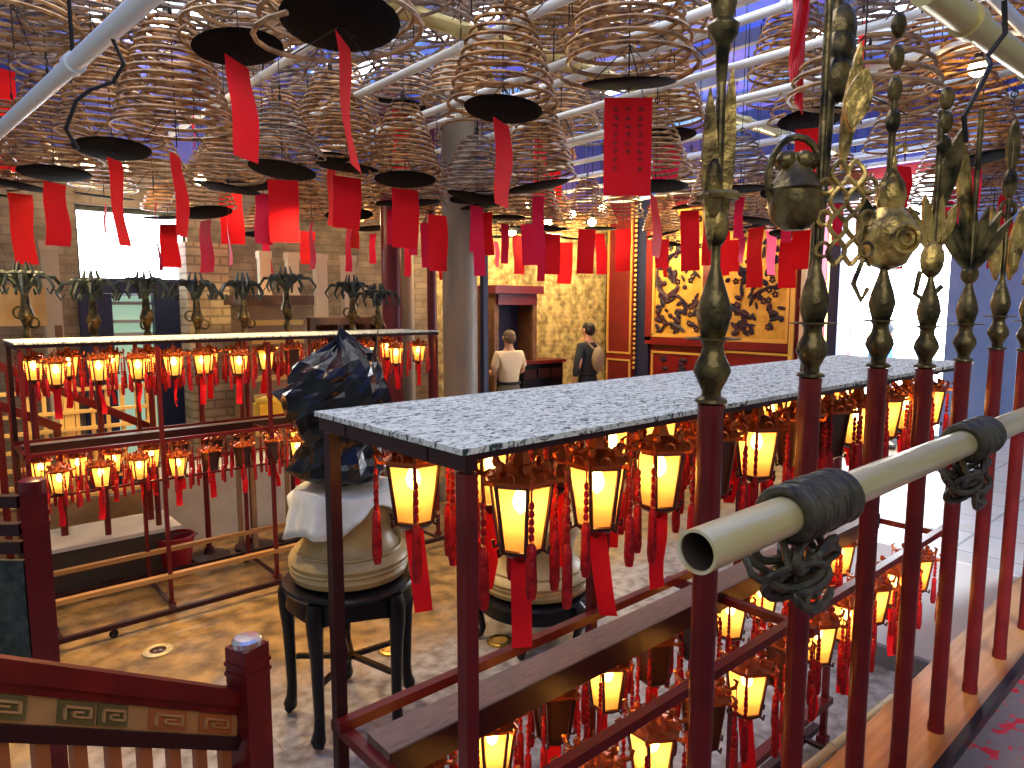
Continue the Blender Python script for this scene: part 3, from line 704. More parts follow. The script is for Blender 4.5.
# cloth draped over the first urn
b = MB(); n = 72; m = 9; vs = []; fs = []; q = random.Random(5)
for j in range(m+1):
    for i in range(n):
        a = 2*PI*i/n
        drop = .09+.06*math.sin(a*2+1.2)+.07*max(0, math.cos(a-R(-20)))**2+.02*math.sin(5*a)
        if j <= 4: r = .255*j/4; z = .465 + .012*math.sin(3*a+j)*(j/4)
        else:
            t = (j-4)/(m-4); r = .255+.05*t+.012*math.sin(9*a)*t+.01*math.sin(17*a+1)*t; z = .465+.012*math.sin(3*a+4)-drop*1.5*t
        vs.append((r*math.cos(a), r*math.sin(a), z))
fs = [(j*n+i, j*n+(i+1) % n, (j+1)*n+(i+1) % n, (j+1)*n+i) for j in range(m) for i in range(n)]
o = one('drape_cloth', b.add(vs, fs), 'cloth_white', 'creased off-white cloth draped over the urn under the black plastic bag', 'cloth', (UX, UY, .745))
sm = o.modifiers.new('s', 'SOLIDIFY'); sm.thickness = .006; sm.offset = 1
# black plastic bag
b = MB(); vs = []; n = 26; m = 20; q = random.Random(11)
prof = [.15, .25, .285, .27, .25, .235, .225, .23, .245, .26, .275, .285, .29, .285, .27, .25, .235, .20, .13, .06, .01]
for j in range(m+1):
    z = .66*j/m
    for i in range(n):
        a = 2*PI*i/n; r = .86*prof[j]*(1+.09*math.sin(3*a+j*.45)+.06*math.sin(8*a-j*.8)+q.uniform(-.035, .035))
        lift = (.10*max(0, math.cos(a-R(-38)))+.05*max(0, math.cos(a-R(128))))*(j/m)**2
        vs.append((r*math.cos(a), r*math.sin(a), z+lift*(1 if j > 10 else 0)+q.uniform(-.008, .008)))
fs = [(j*n+i, j*n+(i+1) % n, (j+1)*n+(i+1) % n, (j+1)*n+i) for j in range(m) for i in range(n)]+[tuple(range(n))[::-1], tuple(m*n+k for k in range(n))]
bt = thing('plastic_bag', (UX-.02, UY+.02, 1.235), 'crumpled glossy black plastic bag sitting on the cloth-covered urn', 'plastic bag')
ob('bag_body', b.add(vs, fs), 'bag_plastic', bt, smooth=False)
b = MB(); s_ = Vector((math.sin(YAW), -math.cos(YAW), 0))
for (o1, o2, z1, z2) in ((-.20, -.34, .40, .44), (.16, .20, .52, .76)):
    p1 = s_*o1; p2 = s_*o2; b.add([p1+Vector((0, 0, z1-.10)), p1+Vector((.07, .07, z1-.02)), p1+Vector((0, 0, z1+.08)), p1+Vector((-.07, -.07, z1-.02)), p2+Vector((0, 0, z2))], [(0, 1, 4), (1, 2, 4), (2, 3, 4), (3, 0, 4), (0, 3, 2, 1)])
ob('bag_corner', b, 'bag_plastic', bt, smooth=False)
# second urn
VX, VY = 2.93, 3.12
stand(VX, VY, .30, .37, 'low round black carved stand under the uncovered urn', 6, R(215), ring=False)
urn(VX, VY, .305, 'pale drum-shaped urn on the low black stand behind the lanterns', False, .345)

# ---------------------------------------------------------------- eight staffs of the immortals along the ledge
def staff(x, k, label, emblem, top=2.78, zr=1.93):
    y = .66; o = thing('ceremonial_staff', (x, y, .75), label, 'ceremonial staff', 'ceremonial staffs standing on the ledge', FACE)
    z0 = .75; r = .022
    ob('pole', MB().lathe([(r*1.1, 0), (r*1.1, .02), (r, .03), (r, zr-z0-.01), (r*1.05, zr-z0)], 16), 'maroon', o)
    Z = zr-z0
    prof = [(r*.7, Z), (r*1.25, Z+.008), (r*1.2, Z+.02), (r*.75, Z+.03), (r*.75, Z+.05), (r*1.15, Z+.09), (r*1.45, Z+.12), (r*1.3, Z+.15), (r*.85, Z+.19), (r*.8, Z+.22), (r*1.0, Z+.235), (r*2.1, Z+.238), (r*2.1, Z+.243), (r*.9, Z+.247), (r*1.1, Z+.27), (r*1.35, Z+.31), (r*1.1, Z+.35), (r*.6, Z+.40), (r*.35, Z+.43), (r*.35, top-z0)]
    prof = [(rr, Z+(zz-Z)*(.47 if zz-Z < .25 else .47+.08*min(1, (zz-Z-.25)/.18)) if zz < Z+.5 else zz) for rr, zz in prof]
    ob('ferrule', MB().lathe(prof, 16), 'bronze', o)
    for nm, mb, mt in emblem(Z+.32, top-z0): ob(nm, mb, mt, o)
    return o
def leaf(mb, c, L, W, ang, t=.012, curv=.0):
    pts = []
    n = 9
    for i in range(n+1): u = i/n; pts.append((W*math.sin(PI*u)**.8*.5+curv*u*u, L*u))
    for i in range(n-1, 0, -1): u = i/n; pts.append((-W*math.sin(PI*u)**.8*.5+curv*u*u, L*u))
    M0 = mb.M.copy(); mb.M = M0 @ Matrix.Translation(c) @ Matrix.Rotation(ang, 4, 'Y'); mb.prism(pts, t, 'XZ'); mb.M = M0
def e_sword(z, t):
    b = MB(); leaf(b, (-.014, -.012, z-.06), .26, .026, -.03); leaf(b, (.012, .010, z-.04), .28, .024, .03)
    b.ring((0, 0, z+.03), .03, .007, 'Z'); b.ball((-.012, -.015, z+.04), (.016, .012, .05)); b.ball((0, 0, z-.02), (.02, .02, .035))
    h = MB(); h.lathe([(.008, t-.22), (.012, t-.16), (.024, t-.145), (.026, t-.13), (.016, t-.12), (.022, t-.09), (.03, t-.05), (.022, t-.02), (.012, t), (.02, t+.03), (.006, t+.07)], 12); h.ball((-.02, -.01, t-.07), (.016, .016, .03), 8, 6); h.ball((.02, .01, t-.04), (.016, .016, .03), 8, 6)
    return [('sword_blades', b, 'gilt_dark'), ('finial', h, 'bronze')]
def e_basket(z, t):
    b = MB(); b.lathe([(.02, z-.02), (.045, z), (.052, z+.03), (.05, z+.055), (.056, z+.06), (.05, z+.066), (.03, z+.10), (.02, z+.13)], 14, c=(-.05, 0, 0)); b.ring((-.05, 0, z+.08), .055, .007, 'Y', sy=1.5)
    for i in range(5): a = i*1.25; b.ball((-.05+.028*math.cos(a), .02*math.sin(a), z+.115), .018, 8, 6)
    k = MB()
    for cx_ in (.030, .062):
        for ph in (0, PI): k.tube([(cx_+.017*math.sin(ph+i*PI/6), -.02+.004*math.cos(i*PI/6), z-.09+.0085*i) for i in range(25)], .0048, 6)
    for i in range(3):
        for sx_ in (.004, .090): k.ring((sx_, -.018, z-.06+.062*i), .014, .004, 'Y', 12, 5)
    leaf(k, (.045, -.02, z+.17), .12, .05, .2); leaf(k, (.05, .02, z+.1), .25, .03, .1)
    return [('flower_basket', b, 'bronze'), ('knot', k, 'gilt')]
def e_gourd(z, t):
    b = MB(); b.lathe([(.006, z-.09), (.040, z-.075), (.062, z-.03), (.055, z+.02), (.028, z+.055), (.034, z+.08), (.028, z+.11), (.010, z+.14), (.008, z+.17)], 18, c=(.006, 0, 0)); b.ring((.015, -.055, z-.02), .030, .007, 'Y'); b.ring((.015, -.06, z-.02), .014, .006, 'Y')
    b.tube([(.0, 0, z+.16), (.01, 0, z+.19), (.03, 0, z+.20), (.035, 0, z+.18)], .006, 6)
    k = MB(); leaf(k, (-.03, .01, z-.08), .16, .05, -.12); k.tube([(-.05, 0, z-.06), (-.07, 0, z-.12), (-.05, 0, z-.16), (-.035, 0, z-.13)], .006, 6)
    for i in range(4): k.ball((0, 0, z+.25+.07*i), (.018, .014, .03), 8, 6)
    return [('gourd', b, 'gilt'), ('leaf', k, 'bronze')]
def e_hand(z, t):
    b = MB(); b.ball((0, 0, z-.03), (.032, .02, .05))
    for i, a in enumerate((-.45, -.18, .05, .3)): leaf(b, (.012*(i-1.5), 0, z), .15-.02*abs(i-1.5), .026, a)
    k = MB(); leaf(k, (.0, .012, z+.06), .26, .05, .25); k.tube([(-.03, 0, z-.06), (-.04, 0, z-.12), (-.01, 0, z-.14), (.03, 0, z-.1)], .007, 6)
    for i in range(3): k.ball((.01, 0, z+.26+.06*i), (.02, .016, .03), 8, 6)
    return [('lotus_petals', b, 'gilt'), ('stem', k, 'bronze')]
def e_fan(z, t):
    b = MB()
    for i in range(7): leaf(b, (0, 0, z-.06), .20, .03, -.6+.2*i)
    b.ball((0, 0, z-.06), (.025, .02, .03)); k = MB(); leaf(k, (-.01, .014, z+.06), .28, .04, -.12)
    return [('palm_fan', b, 'bronze'), ('plume', k, 'gilt')]
def e_castanet(z, t):
    b = MB()
    for s in (-1, 1): leaf(b, (s*.022, 0, z-.09), .24, .044, s*.12, .016); b.ball((s*.03, -.008, z-.03), (.016, .01, .04), 8, 6)
    k = MB(); k.ring((0, 0, z+.14), .024, .007, 'Y'); k.ball((0, 0, z+.22), (.024, .018, .05)); leaf(k, (0, 0, z+.24), .18, .04, 0)
    return [('castanets', b, 'gilt'), ('tip', k, 'bronze')]
def e_flute(z, t):
    b = MB(); b.tube([(-.03, -.012, z-.08), (.035, -.012, z+.26)], .012, 8); b.ball((.0, 0, z), (.03, .02, .035)); b.ring((.0, 0, z+.05), .03, .006, 'Y')
    k = MB(); leaf(k, (0, 0, z+.12), .22, .05, -.05); k.ball((0, 0, z-.05), (.025, .02, .03))
    return [('flute', b, 'gilt'), ('plume', k, 'bronze')]
def e_drum(z, t):
    b = MB(); b.tube([(0, -.02, z-.06), (.0, -.02, z+.16)], .026, 12); b.ring((0, -.02, z-.05), .026, .006); b.ring((0, -.02, z+.15), .026, .006)
    k = MB(); leaf(k, (.02, 0, z+.14), .2, .04, .1); leaf(k, (-.02, 0, z+.14), .18, .04, -.2)
    return [('fish_drum', b, 'gilt'), ('rods', k, 'bronze')]
SX = [1.035, 1.40, 1.745, 2.06, 2.38, 2.72, 3.08, 3.44, 3.82]
SL = [('staff with double sword blades, nearest the cut pipe end', e_sword, 2.68, 1.93), ('staff with flower basket and knotwork head, second from the left', e_basket, 2.70, 1.95), ('staff with big gilt gourd head before the bright entrance', e_gourd, 2.62, 1.95),
      ('staff with open gilt petals head, right of the gourd staff', e_hand, 2.60, 1.93), ('staff with dark palm fan head beside the gilt petals', e_fan, 2.66, 1.93), ('staff with paired gilt castanets before the blue pillar', e_castanet, 2.62, 1.95),
      ('staff with slanting gilt flute head, third from the right edge', e_flute, 2.62, 1.93), ('staff with cylindrical fish drum head, second from the right edge', e_drum, 2.6, 1.93), ('staff with gilt leaf blades, farthest along the ledge', e_sword, 2.6, 1.93)]
for k, x in enumerate(SX):
    l = SL[k]; staff(x, k, 'maroon ' + l[0], l[1], l[2], l[3])
# slanting dark pole beside the second staff
p0, p1 = at(801, 440, 1.52), at(838, -20, 1.50); p0 = p1+(p0-p1)*1.06
v = p1-p0; o = thing('banner_pole', p0, 'thin dark bronze pole leaning past the flower basket staff', 'pole')
ob('shaft', MB().tube([(0, 0, 0), tuple(v)], .014, 10), 'bronze', o)
b = MB()
for f_ in (.80, .86, .9): b.ball(tuple(v*f_ + Vector((.012, -.012, 0))), (.035, .03, .055), 10, 8)
ob('carved_head', b, 'bronze', o)

# ---------------------------------------------------------------- foreground steel pipe with wire lashings
yp, zp = .43, 1.822
pa = aty(703, 545, yp); pb = Vector((3.2, yp, zp))
pa = Vector((.655, yp, zp))
o = thing('handrail_pipe', pa, 'cut scaffold-like pale steel pipe jutting in from the right at hand height', 'pipe')
L = pb.x-pa.x
me = MB(); R1, R2, n = .0262, .0222, 36; vs = []
for rr, x in ((R1, .0), (R1, L), (R2, L), (R2, 0.0)):
    for k in range(n): a = 2*PI*k/n; vs.append((x, rr*math.cos(a), rr*math.sin(a)))
fs = [(j*n+k, j*n+(k+1) % n, ((j+1) % 4)*n+(k+1) % n, ((j+1) % 4)*n+k) for j in range(4) for k in range(n)]
ob('tube', me.add(vs, fs), 'steel_pole', o)
ob('inside_lining', MB().tube([(.003, 0, 0), (.5, 0, 0), (1.2, 0, 0)], .0219, 30, cap=False), 'dark_box', o)
def lashing(x0, n, label, seed):
    q = random.Random(seed); t = thing('rope_lashing', (x0, yp, zp), label, 'rope')
    b = MB(); N = n*24; pts = []
    for i in range(N+1):
        a = 2*PI*i/24; pts.append((i/24*.0125, .034*math.cos(a), .034*math.sin(a)+.002*math.sin(a*.37)))
    b.tube(pts, .0075, 7); ob('wrapping', b, 'incense_rope', t)
    k = MB()
    for j in range(7):
        pts = []; cx = q.uniform(-.01, n*.007); cz = -.045-.011*j
        for i in range(50):
            a = 2*PI*i/25; pts.append((cx+(.036+.003*j)*math.cos(a+j)+.0006*i, .024*math.sin(a*.5+j), cz+.017*math.sin(a+j)-.0003*i))
        k.tube(pts, .0062, 6)
    k.tube([(.0, 0, -.03), (-.02, -.02, -.06), (-.05, 0, -.075), (-.075, .0, -.06), (-.06, .02, -.045), (-.03, .0, -.07), (.0, 0, -.10)], .0055, 6)
    ob('knot', k, 'incense_rope', t); return t
lashing(aty(784, 505, yp).x, 13, 'dark stiff rope lashing wound many times round the pipe near its cut end', 1)
lashing(aty(962, 448, yp).x, 12, 'dark stiff rope lashing round the pipe at the right edge', 2)

# ---------------------------------------------------------------- left foreground stair railing
A0, A1 = at(0, 658, 1.45), at(235, 690, 2.0)
dr = (A1-A0); A0 = A0-dr*.35; dr = A1-A0; nrm = Vector((-dr.y, dr.x, 0)).normalized()
o = thing('stair_railing', (A1.x, A1.y, 0), 'maroon stair railing with carved panels in the lower left foreground', 'railing')
def rel(p): return p-Vector((A1.x, A1.y, 0))
ob('handrail', MB().bar(rel(A0)-Vector((0, 0, .022)), rel(A1)-Vector((0, 0, .022)), .055, .045), 'maroon', o, smooth=False)
B0, B1 = at(0, 722, 1.45), at(235, 736, 2.0); db = B1-B0; B0 = B0-db*.35
zt = lambda t: A0.lerp(A1, t); zb_ = lambda t: B0.lerp(B1, t)
ob('bottom_rail', MB().bar(rel(B0)-Vector((0, 0, .02)), rel(B1)-Vector((0, 0, .02)), .04, .035), 'maroon_dark', o, smooth=False)
ob('top_inner_rail', MB().bar(rel(A0)-Vector((0, 0, .058)), rel(A1)-Vector((0, 0, .056)), .035, .028), 'maroon', o, smooth=False)
def strip(t0, t1, f0, f1, off, th):   # patch of the panel band, f 0 bottom 1 top
    b = MB(); vs = []
    for s_ in (off-th/2, off+th/2):
        for t, f in ((t0, f0), (t1, f0), (t1, f1), (t0, f1)):
            lo = rel(zb_(t)); hi = rel(zt(t))-Vector((0, 0, .07)); vs.append(lo.lerp(hi, f)+nrm*s_)
    return b.add(vs, [(0, 1, 2, 3), (7, 6, 5, 4), (0, 4, 5, 1), (1, 5, 6, 2), (2, 6, 7, 3), (3, 7, 4, 0)])
ob('panel_board', strip(0, 1, -.02, 1.02, 0, .014), 'carve_panel', o, smooth=False)
for i, (t0, t1, cm) in enumerate([(.05, .16, 'carve_green'), (.19, .31, 'carve_green'), (.39, .49, 'carve_green'), (.50, .59, 'carve_green'), (.66, .79, 'carve_red'), (.84, .97, 'carve_red')]):
    pn = ob('carved_panel', strip(t0, t1, .12, .9, -.009, .008), cm, o, smooth=False)
    b = MB()
    for (a0, a1, f0, f1) in ((.12, .18, .2, .8), (.12, .88, .7, .8), (.82, .88, .3, .8), (.35, .88, .3, .38), (.35, .41, .3, .6), (.35, .65, .52, .6)):
        w0 = t1-t0; s = strip(t0+w0*a0, t0+w0*a1, .12+.78*f0, .12+.78*f1, -.016, .010); b.add(s.v, s.f)
    ob('fretwork', b, 'carve_panel', pn, smooth=False)
for k in range(10):
    t = .05+.1*k; p = rel(zb_(t)); p2 = p.copy(); p2.z = .72
    ob('baluster', MB().box((0, 0, (p.z+p2.z)/2-.02), (.03, .022, p.z-p2.z), rz=math.atan2(dr.y, dr.x)), 'carve_red', o, (p.x, p.y, 0), smooth=False)
ob('foot_rail', MB().bar((rel(A0).x, rel(A0).y, .72), (0, 0, .72), .05, .05), 'maroon_dark', o, smooth=False)
N = at(248, 668, 2.02); ntop = at(243, 636, 2.02).z
o2 = thing('newel_post', (N.x, N.y, 0), 'square maroon newel post with a metal cap at the foot of the carved railing', 'post', rz=math.atan2(dr.y, dr.x))
ob('shaft', MB().box((0, 0, ntop/2-.01), (.085, .085, ntop-.02)).box((0, 0, ntop-.07), (.092, .092, .012)).box((0, 0, ntop-.10), (.092, .092, .012)), 'maroon', o2, smooth=False)
ob('cap', MB().lathe([(.042, ntop-.02), (.042, ntop-.004), (.034, ntop+.004), (.006, ntop+.006)], 20), 'metal_cap', o2)
# tall newel with low rails at the left edge
p = at(32, 478, 2.9); gx, gy, gz = p.x, p.y, p.z
o3 = thing('newel_post', (gx, gy, 0), 'thick round-topped maroon post at the left edge of the court', 'post', rz=math.atan2(gy, gx)-PI/2)
ob('shaft', MB().box((0, 0, gz/2-.03), (.095, .095, gz-.06)).box((0, 0, gz-.14), (.103, .103, .015)).box((0, 0, gz-.19), (.103, .103, .015)), 'maroon', o3, smooth=False)
ob('rounded_top', MB().lathe([(.047, gz-.065), (.05, gz-.03), (.05, gz-.008), (.03, gz), (.004, gz+.002)], 20), 'maroon', o3)
o4 = thing('side_railing', (gx, gy, 0), 'maroon timber rails running left from the thick round-topped post', 'railing')
ld = -_rt
rl = MB()
for z in (gz-.10, gz-.22, gz-.30): rl.bar((ld.x*.06, ld.y*.06, z), (ld.x*.75, ld.y*.75, z), .04, .05)
ob('rails', rl, 'maroon_dark', o4, smooth=False)
ob('carved_panel', MB().bar((ld.x*.06, ld.y*.06, .62), (ld.x*.75, ld.y*.75, .62), .02, .8), 'teal_metal', o4, smooth=False)

# ---------------------------------------------------------------- things on the far side of the court
# lattice fence and rails
la, lb = aty(-25, 425, 6.5), aty(152, 425, 6.5)
o = thing('lattice_fence', (la.x, 6.5, 0), 'yellow timber lattice fence behind the left end of the far lantern rack', 'fence')
b = MB(); L = lb.x-la.x
for k in range(int(L/.11)+1):
    for z0, z1 in ((.55, .98), (1.02, 1.42)):
        pass
    b.box((k*.11, 0, .98), (.028, .03, .92))
for z in (.54, .68, .82, .96, 1.10, 1.24, 1.42): b.box((L/2, -.012, z), (L, .03, .028))
ob('slats', b, 'lattice', o, smooth=False)
b = MB().box((L/2, .02, .25), (L, .08, .5))
ob('plinth_board', b, 'shelf_tan', o, smooth=False)
for x in (0, L/2, L): ob('fence_post', MB().box((x, .02, .78), (.07, .07, 1.5)), 'lattice', o, smooth=False)
# sloping stair rail behind the rack
for (q0, q1, lab) in [((-10, 362), (152, 428), 'upper dark red stair rail sloping down behind the far rack'), ((-10, 402), (60, 428), 'lower dark red stair rail sloping down at the left edge')]:
    a_, b__ = aty(*q0, 6.05), aty(*q1, 6.05)
    t_ = thing('sloping_rail', (a_.x, 6.05, 0), lab, 'handrail')
    ob('rail', MB().bar((0, 0, a_.z), (b__.x-a_.x, 0, b__.z), .05, .06), 'maroon', t_, smooth=False)
    for f_ in (.1, .95): ob('rail_post', MB().box(((b__.x-a_.x)*f_, 0, (a_.z+(b__.z-a_.z)*f_)/2), (.045, .045, (a_.z+(b__.z-a_.z)*f_))), 'maroon', t_, smooth=False)
# pale plinth, dark crate, bucket, bits
a_, b__ = aty(168, 560, 6.35), aty(272, 560, 6.35)
one('stone_plinth', MB().box(((a_.x+b__.x)/2+.25, 6.65, .30), (b__.x-a_.x+.8, .6, .60)), 'plinth', 'pale grey stone plinth behind the lower lanterns of the far rack', 'plinth', smooth=False)
a_, b__ = aty(48, 590, 5.95), aty(150, 590, 5.95)
o = thing('storage_box', ((a_.x+b__.x)/2, 6.0, 0), 'dark brown low box with a pale lid beneath the far rack, left of the bucket', 'box')
ob('box_body', MB().box((0, 0, .17), (.95, .5, .34)), 'dark_box', o, smooth=False); ob('lid', MB().box((.05, 0, .35), (.99, .54, .03)), 'plinth', o, smooth=False)
p = aty(179, 566, 5.72)
o = thing('bucket', (p.x, 5.78, 0), 'dark red plastic bucket standing behind the far rack', 'bucket')
ob('tub', MB().lathe([(.10, 0), (.105, .01), (.14, .26), (.15, .262), (.15, .28), (.138, .28), (.132, .26), (.10, .02)], 24), 'bucket_red', o)
ob('handle', MB().tube([(.147*math.cos(t_), .147*math.sin(t_)*.3-.08, .27-.05*math.sin(t_)) for t_ in [PI+PI*i/10 for i in range(11)]], .004, 5), 'wire', o)
p = aty(268, 412, 5.9)
one('yellow_sack', MB().box((0, 0, 0), (.20, .16, .16)).ball((0, 0, .09), (.11, .09, .05)), 'yellow_cloth', 'small yellow bundle beside the black plastic bag, behind the far rack', 'bundle', (p.x, 5.9, p.z))
o = one('bundle_table', MB().box((0, 0, .62), (.5, .4, .03)), 'shelf_tan', 'small tan table under the yellow bundle behind the far rack', 'table', (p.x, 5.9, p.z-.08-.635), smooth=False)
o['category'] = 'table'
for sx in (-.22, .22):
    for sy in (-.17, .17): ob('leg', MB().box((sx, sy, .30+.0), (.035, .035, .64+.0)), 'shelf_tan', o, smooth=False)
zoff = p.z-.08-.635
for c in o.children: c.scale = (1, 1, (.61+zoff)/.62); c.location = (0, 0, -zoff)
# ornamental metal trees behind the far rack
b = MB(); q = random.Random(8)
for i in range(9):
    a = 2*PI*i/9; c, s_ = math.cos(a), math.sin(a); l_ = q.uniform(.12, .2)
    b.tube([(0, 0, .0), (c*l_*.5, s_*l_*.5, .10), (c*l_, s_*l_, .10), (c*l_*1.25, s_*l_*1.25, .03), (c*l_*1.1, s_*l_*1.1, -.02), (c*l_*.95, s_*l_*.95, .02)], [.014, .016, .014, .011, .009, .005], 5)
    b.ball((c*l_*.6, s_*l_*.6, .12), (.03, .03, .02), 6, 4)
for i in range(6): a = i*1.05+.5; b.tube([(0, 0, -.05), (.06*math.cos(a), .06*math.sin(a), .12), (.04*math.cos(a), .04*math.sin(a), .2)], [.012, .014, .004], 5)
b.ball((0, 0, .05), (.05, .05, .06), 8, 6)
CROWN = b.mesh('ornament_crown', 'teal_metal')
b = MB(); b.lathe([(.018, 1.9), (.035, 1.95), (.02, 2.0), (.03, 2.05), (.05, 2.1), (.03, 2.16), (.02, 2.3)], 10); b.ring((.05, 0, 2.12), .04, .008, 'Y'); b.ring((-.05, 0, 2.05), .035, .008, 'Y')
NECK = b.mesh('ornament_neck', 'bronze'); POLE = MB().lathe([(.022, 0.0), (.022, 1.9)], 10).mesh('pole', 'maroon')
BASE = MB().lathe([(.16, 0), (.16, .03), (.05, .05), (.03, .10)], 16).mesh('foot', 'maroon_dark')
for i, (px, py) in enumerate([(24, 285), (92, 292), (145, 290), (196, 292), (243, 292), (286, 285), (352, 292), (378, 300)]):
    p = aty(px, py, 5.85)
    t_ = thing('ornamental_staff', (p.x, 5.85, 0), 'dark metal flower-topped staff, %s from the left of eight behind the far rack' % ORD[i], 'ceremonial staff', 'flower-topped staffs behind the far rack', rnd.uniform(0, 6))
    s = p.z-.05-2.26
    for me, nm in ((CROWN, 'ornament_crown'), (NECK, 'ornament_neck'), (POLE, 'pole'), (BASE, 'foot')):
        c = link(nm, me, t_, (0, 0, (2.27+s) if me is CROWN else (s if me is NECK else 0)))
        if me is POLE: c.scale = (1, 1, (1.9+s)/1.9)
# brick pillars, cream columns and carved shelf against the back wall
def pillar(px0, px1, y, zt_, m, label, cap=True, name='pillar'):
    a_, b__ = aty(px0, 300, y), aty(px1, 300, y); w0 = b__.x-a_.x; o = thing(name, ((a_.x+b__.x)/2, y+w0/2, 0), label, 'pillar')
    ob('shaft', MB().box((0, 0, zt_/2), (w0, w0*.7, zt_)), m, o, smooth=False)
    if cap: ob('capital', MB().box((0, 0, zt_+.04), (w0*1.15, w0*.85, .08)), 'column_cream', o, smooth=False)
    return o
pillar(190, 232, 7.6, 2.75, 'brick_pillar', 'wide tan brick pillar right of the bright window', cap=False)
pillar(44, 62, 7.6, 2.6, 'column_cream', 'slim cream pillar left of the bright window')
for i, px in enumerate((262, 290, 318, 346)):
    pillar(px, px+11, 7.7, 2.62, 'column_cream', '%s from the left of four short cream pillars beneath the red tags' % ORD[i])
a_, b__ = aty(236, 330, 7.3), aty(296, 330, 7.3)
o = thing('carved_cabinet', ((a_.x+b__.x)/2, 7.22, 0), 'tan carved cabinet with louvred front behind the far rack', 'cabinet')
ob('cabinet_body', MB().box((0, 0, 1.05), (b__.x-a_.x, .4, 2.1)), 'shelf_tan', o, smooth=False)
b = MB()
for k in range(9): b.box((0, -.21, .4+.19*k), (b__.x-a_.x-.1, .03, .05), rx=.4)
ob('louvres', b, 'lattice', o, smooth=False); ob('cornice', MB().box((0, -.02, 2.15), (b__.x-a_.x+.12, .5, .1)), 'cabinet', o, smooth=False)
a_, b__ = aty(300, 330, 7.4), aty(384, 330, 7.4)
o = thing('altar_cabinet', ((a_.x+b__.x)/2, 7.36, 0), 'dark altar cabinet with open bays behind the centre of the far rack', 'cabinet')
W0 = b__.x-a_.x
b = MB().box((0, .2, .95), (W0, .05, 1.9)).box((0, 0, 1.92), (W0, .45, .08)).box((0, 0, 1.2), (W0, .4, .04))
for k in range(4): b.box((-W0/2+.04+(W0-.08)*k/3, 0, .95), (.07, .42, 1.9))
ob('cabinet_body', b, 'cabinet', o, smooth=False)
b = MB()
for k in range(3):
    x = -W0/2+W0*(k+.5)/3; b.lathe([(.06, 1.22), (.08, 1.3), (.05, 1.45), (.07, 1.5), (.03, 1.6)], 12, c=(x, -.05, 0))
ob('vases', b, 'banner_gold', o)
# golden plaque at the far left
a_, b__ = aty(-15, 320, 7.2), aty(47, 320, 7.2); zt1, zb1 = aty(20, 286, 7.2).z, aty(20, 326, 7.2).z
o = thing('golden_plaque', ((a_.x+b__.x)/2, 7.2, 0), 'golden brown board on dark legs at the far left under the tags', 'board')
ob('board', MB().box((0, 0, (zt1+zb1)/2), (b__.x-a_.x, .06, zt1-zb1)), 'banner_gold', o, smooth=False)
for s_ in (-1, 1): ob('leg', MB().box((s_*.3, .03, zb1/2), (.05, .05, zb1)), 'cabinet', o, smooth=False)
# columns
def column(px, y, r, m, label, zt_=4.6, y2=None):
    p = aty(px, 300, y); o = thing('column', (p.x, y, 0), label, 'column')
    ob('shaft', MB().lathe([(r, .2), (r, zt_)], 28), m, o); ob('base', MB().lathe([(r*1.35, 0), (r*1.4, .08), (r*1.25, .16), (r*1.05, .2)], 28), 'column_stone', o)
    ob('capital', MB().lathe([(r*1.02, zt_-.12), (r*1.25, zt_-.02), (r*1.25, zt_+.04)], 28), m, o); return o
column(460, 5.95, .185, 'column_stone', 'thick round grey stone column at the right end of the far rack')
column(392, 7.0, .115, 'column_red', 'dark maroon round column left of the thick grey column')
column(432, 7.2, .06, 'column_red', 'slim dark red column between the maroon and grey columns')
column(408, 7.9, .08, 'column_stone', 'grey-brown round column half hidden behind the maroon one')
p = aty(484, 300, 6.4); one('dark_post', MB().box((0, 0, 1.9), (.07, .07, 3.8)), 'navy', 'black upright post touching the right side of the grey column', 'post', (p.x, 6.4, 0), smooth=False)
# dark shrine cabinet and low chest by the golden wall
p0, p1 = aty(486, 330, 8.2), aty(524, 330, 8.2); zt1 = aty(505, 290, 8.2).z
o = thing('shrine_cabinet', ((p0.x+p1.x)/2, 8.15, 0), 'dark shrine cabinet with carved top behind the man in the cream shirt', 'cabinet'); W0 = p1.x-p0.x
b = MB().box((0, .2, zt1/2), (W0, .05, zt1)).box((-W0/2, 0, zt1/2), (.09, .4, zt1)).box((W0/2, 0, zt1/2), (.09, .4, zt1)).box((0, 0, .5), (W0, .4, 1.0))
ob('cabinet_body', b, 'cabinet', o, smooth=False); ob('carved_top', MB().box((0, -.05, zt1+.0), (W0+.2, .5, .12)).box((0, -.1, zt1-.15), (W0, .3, .16)), 'column_red', o, smooth=False)
ob('dark_niche', MB().box((0, .15, zt1*.68), (W0-.12, .04, zt1*.45)), 'navy', o, smooth=False)
p0, p1 = aty(513, 370, 8.1), aty(553, 370, 8.1); zt1 = aty(530, 360, 8.1).z
o = thing('altar_chest', ((p0.x+p1.x)/2, 8.1, 0), 'low dark altar chest against the golden brick wall', 'chest')
ob('chest_body', MB().box((0, 0, zt1/2), (p1.x-p0.x, .45, zt1-.06)), 'black_wood', o, smooth=False); ob('chest_top', MB().box((0, 0, zt1-.02), (p1.x-p0.x+.1, .52, .05)), 'maroon', o, smooth=False)
for k in range(3): ob('drawer', MB().box((-.3+.3*k, -.235, zt1-.2), (.25, .02, .14)), 'maroon_dark', o, smooth=False)

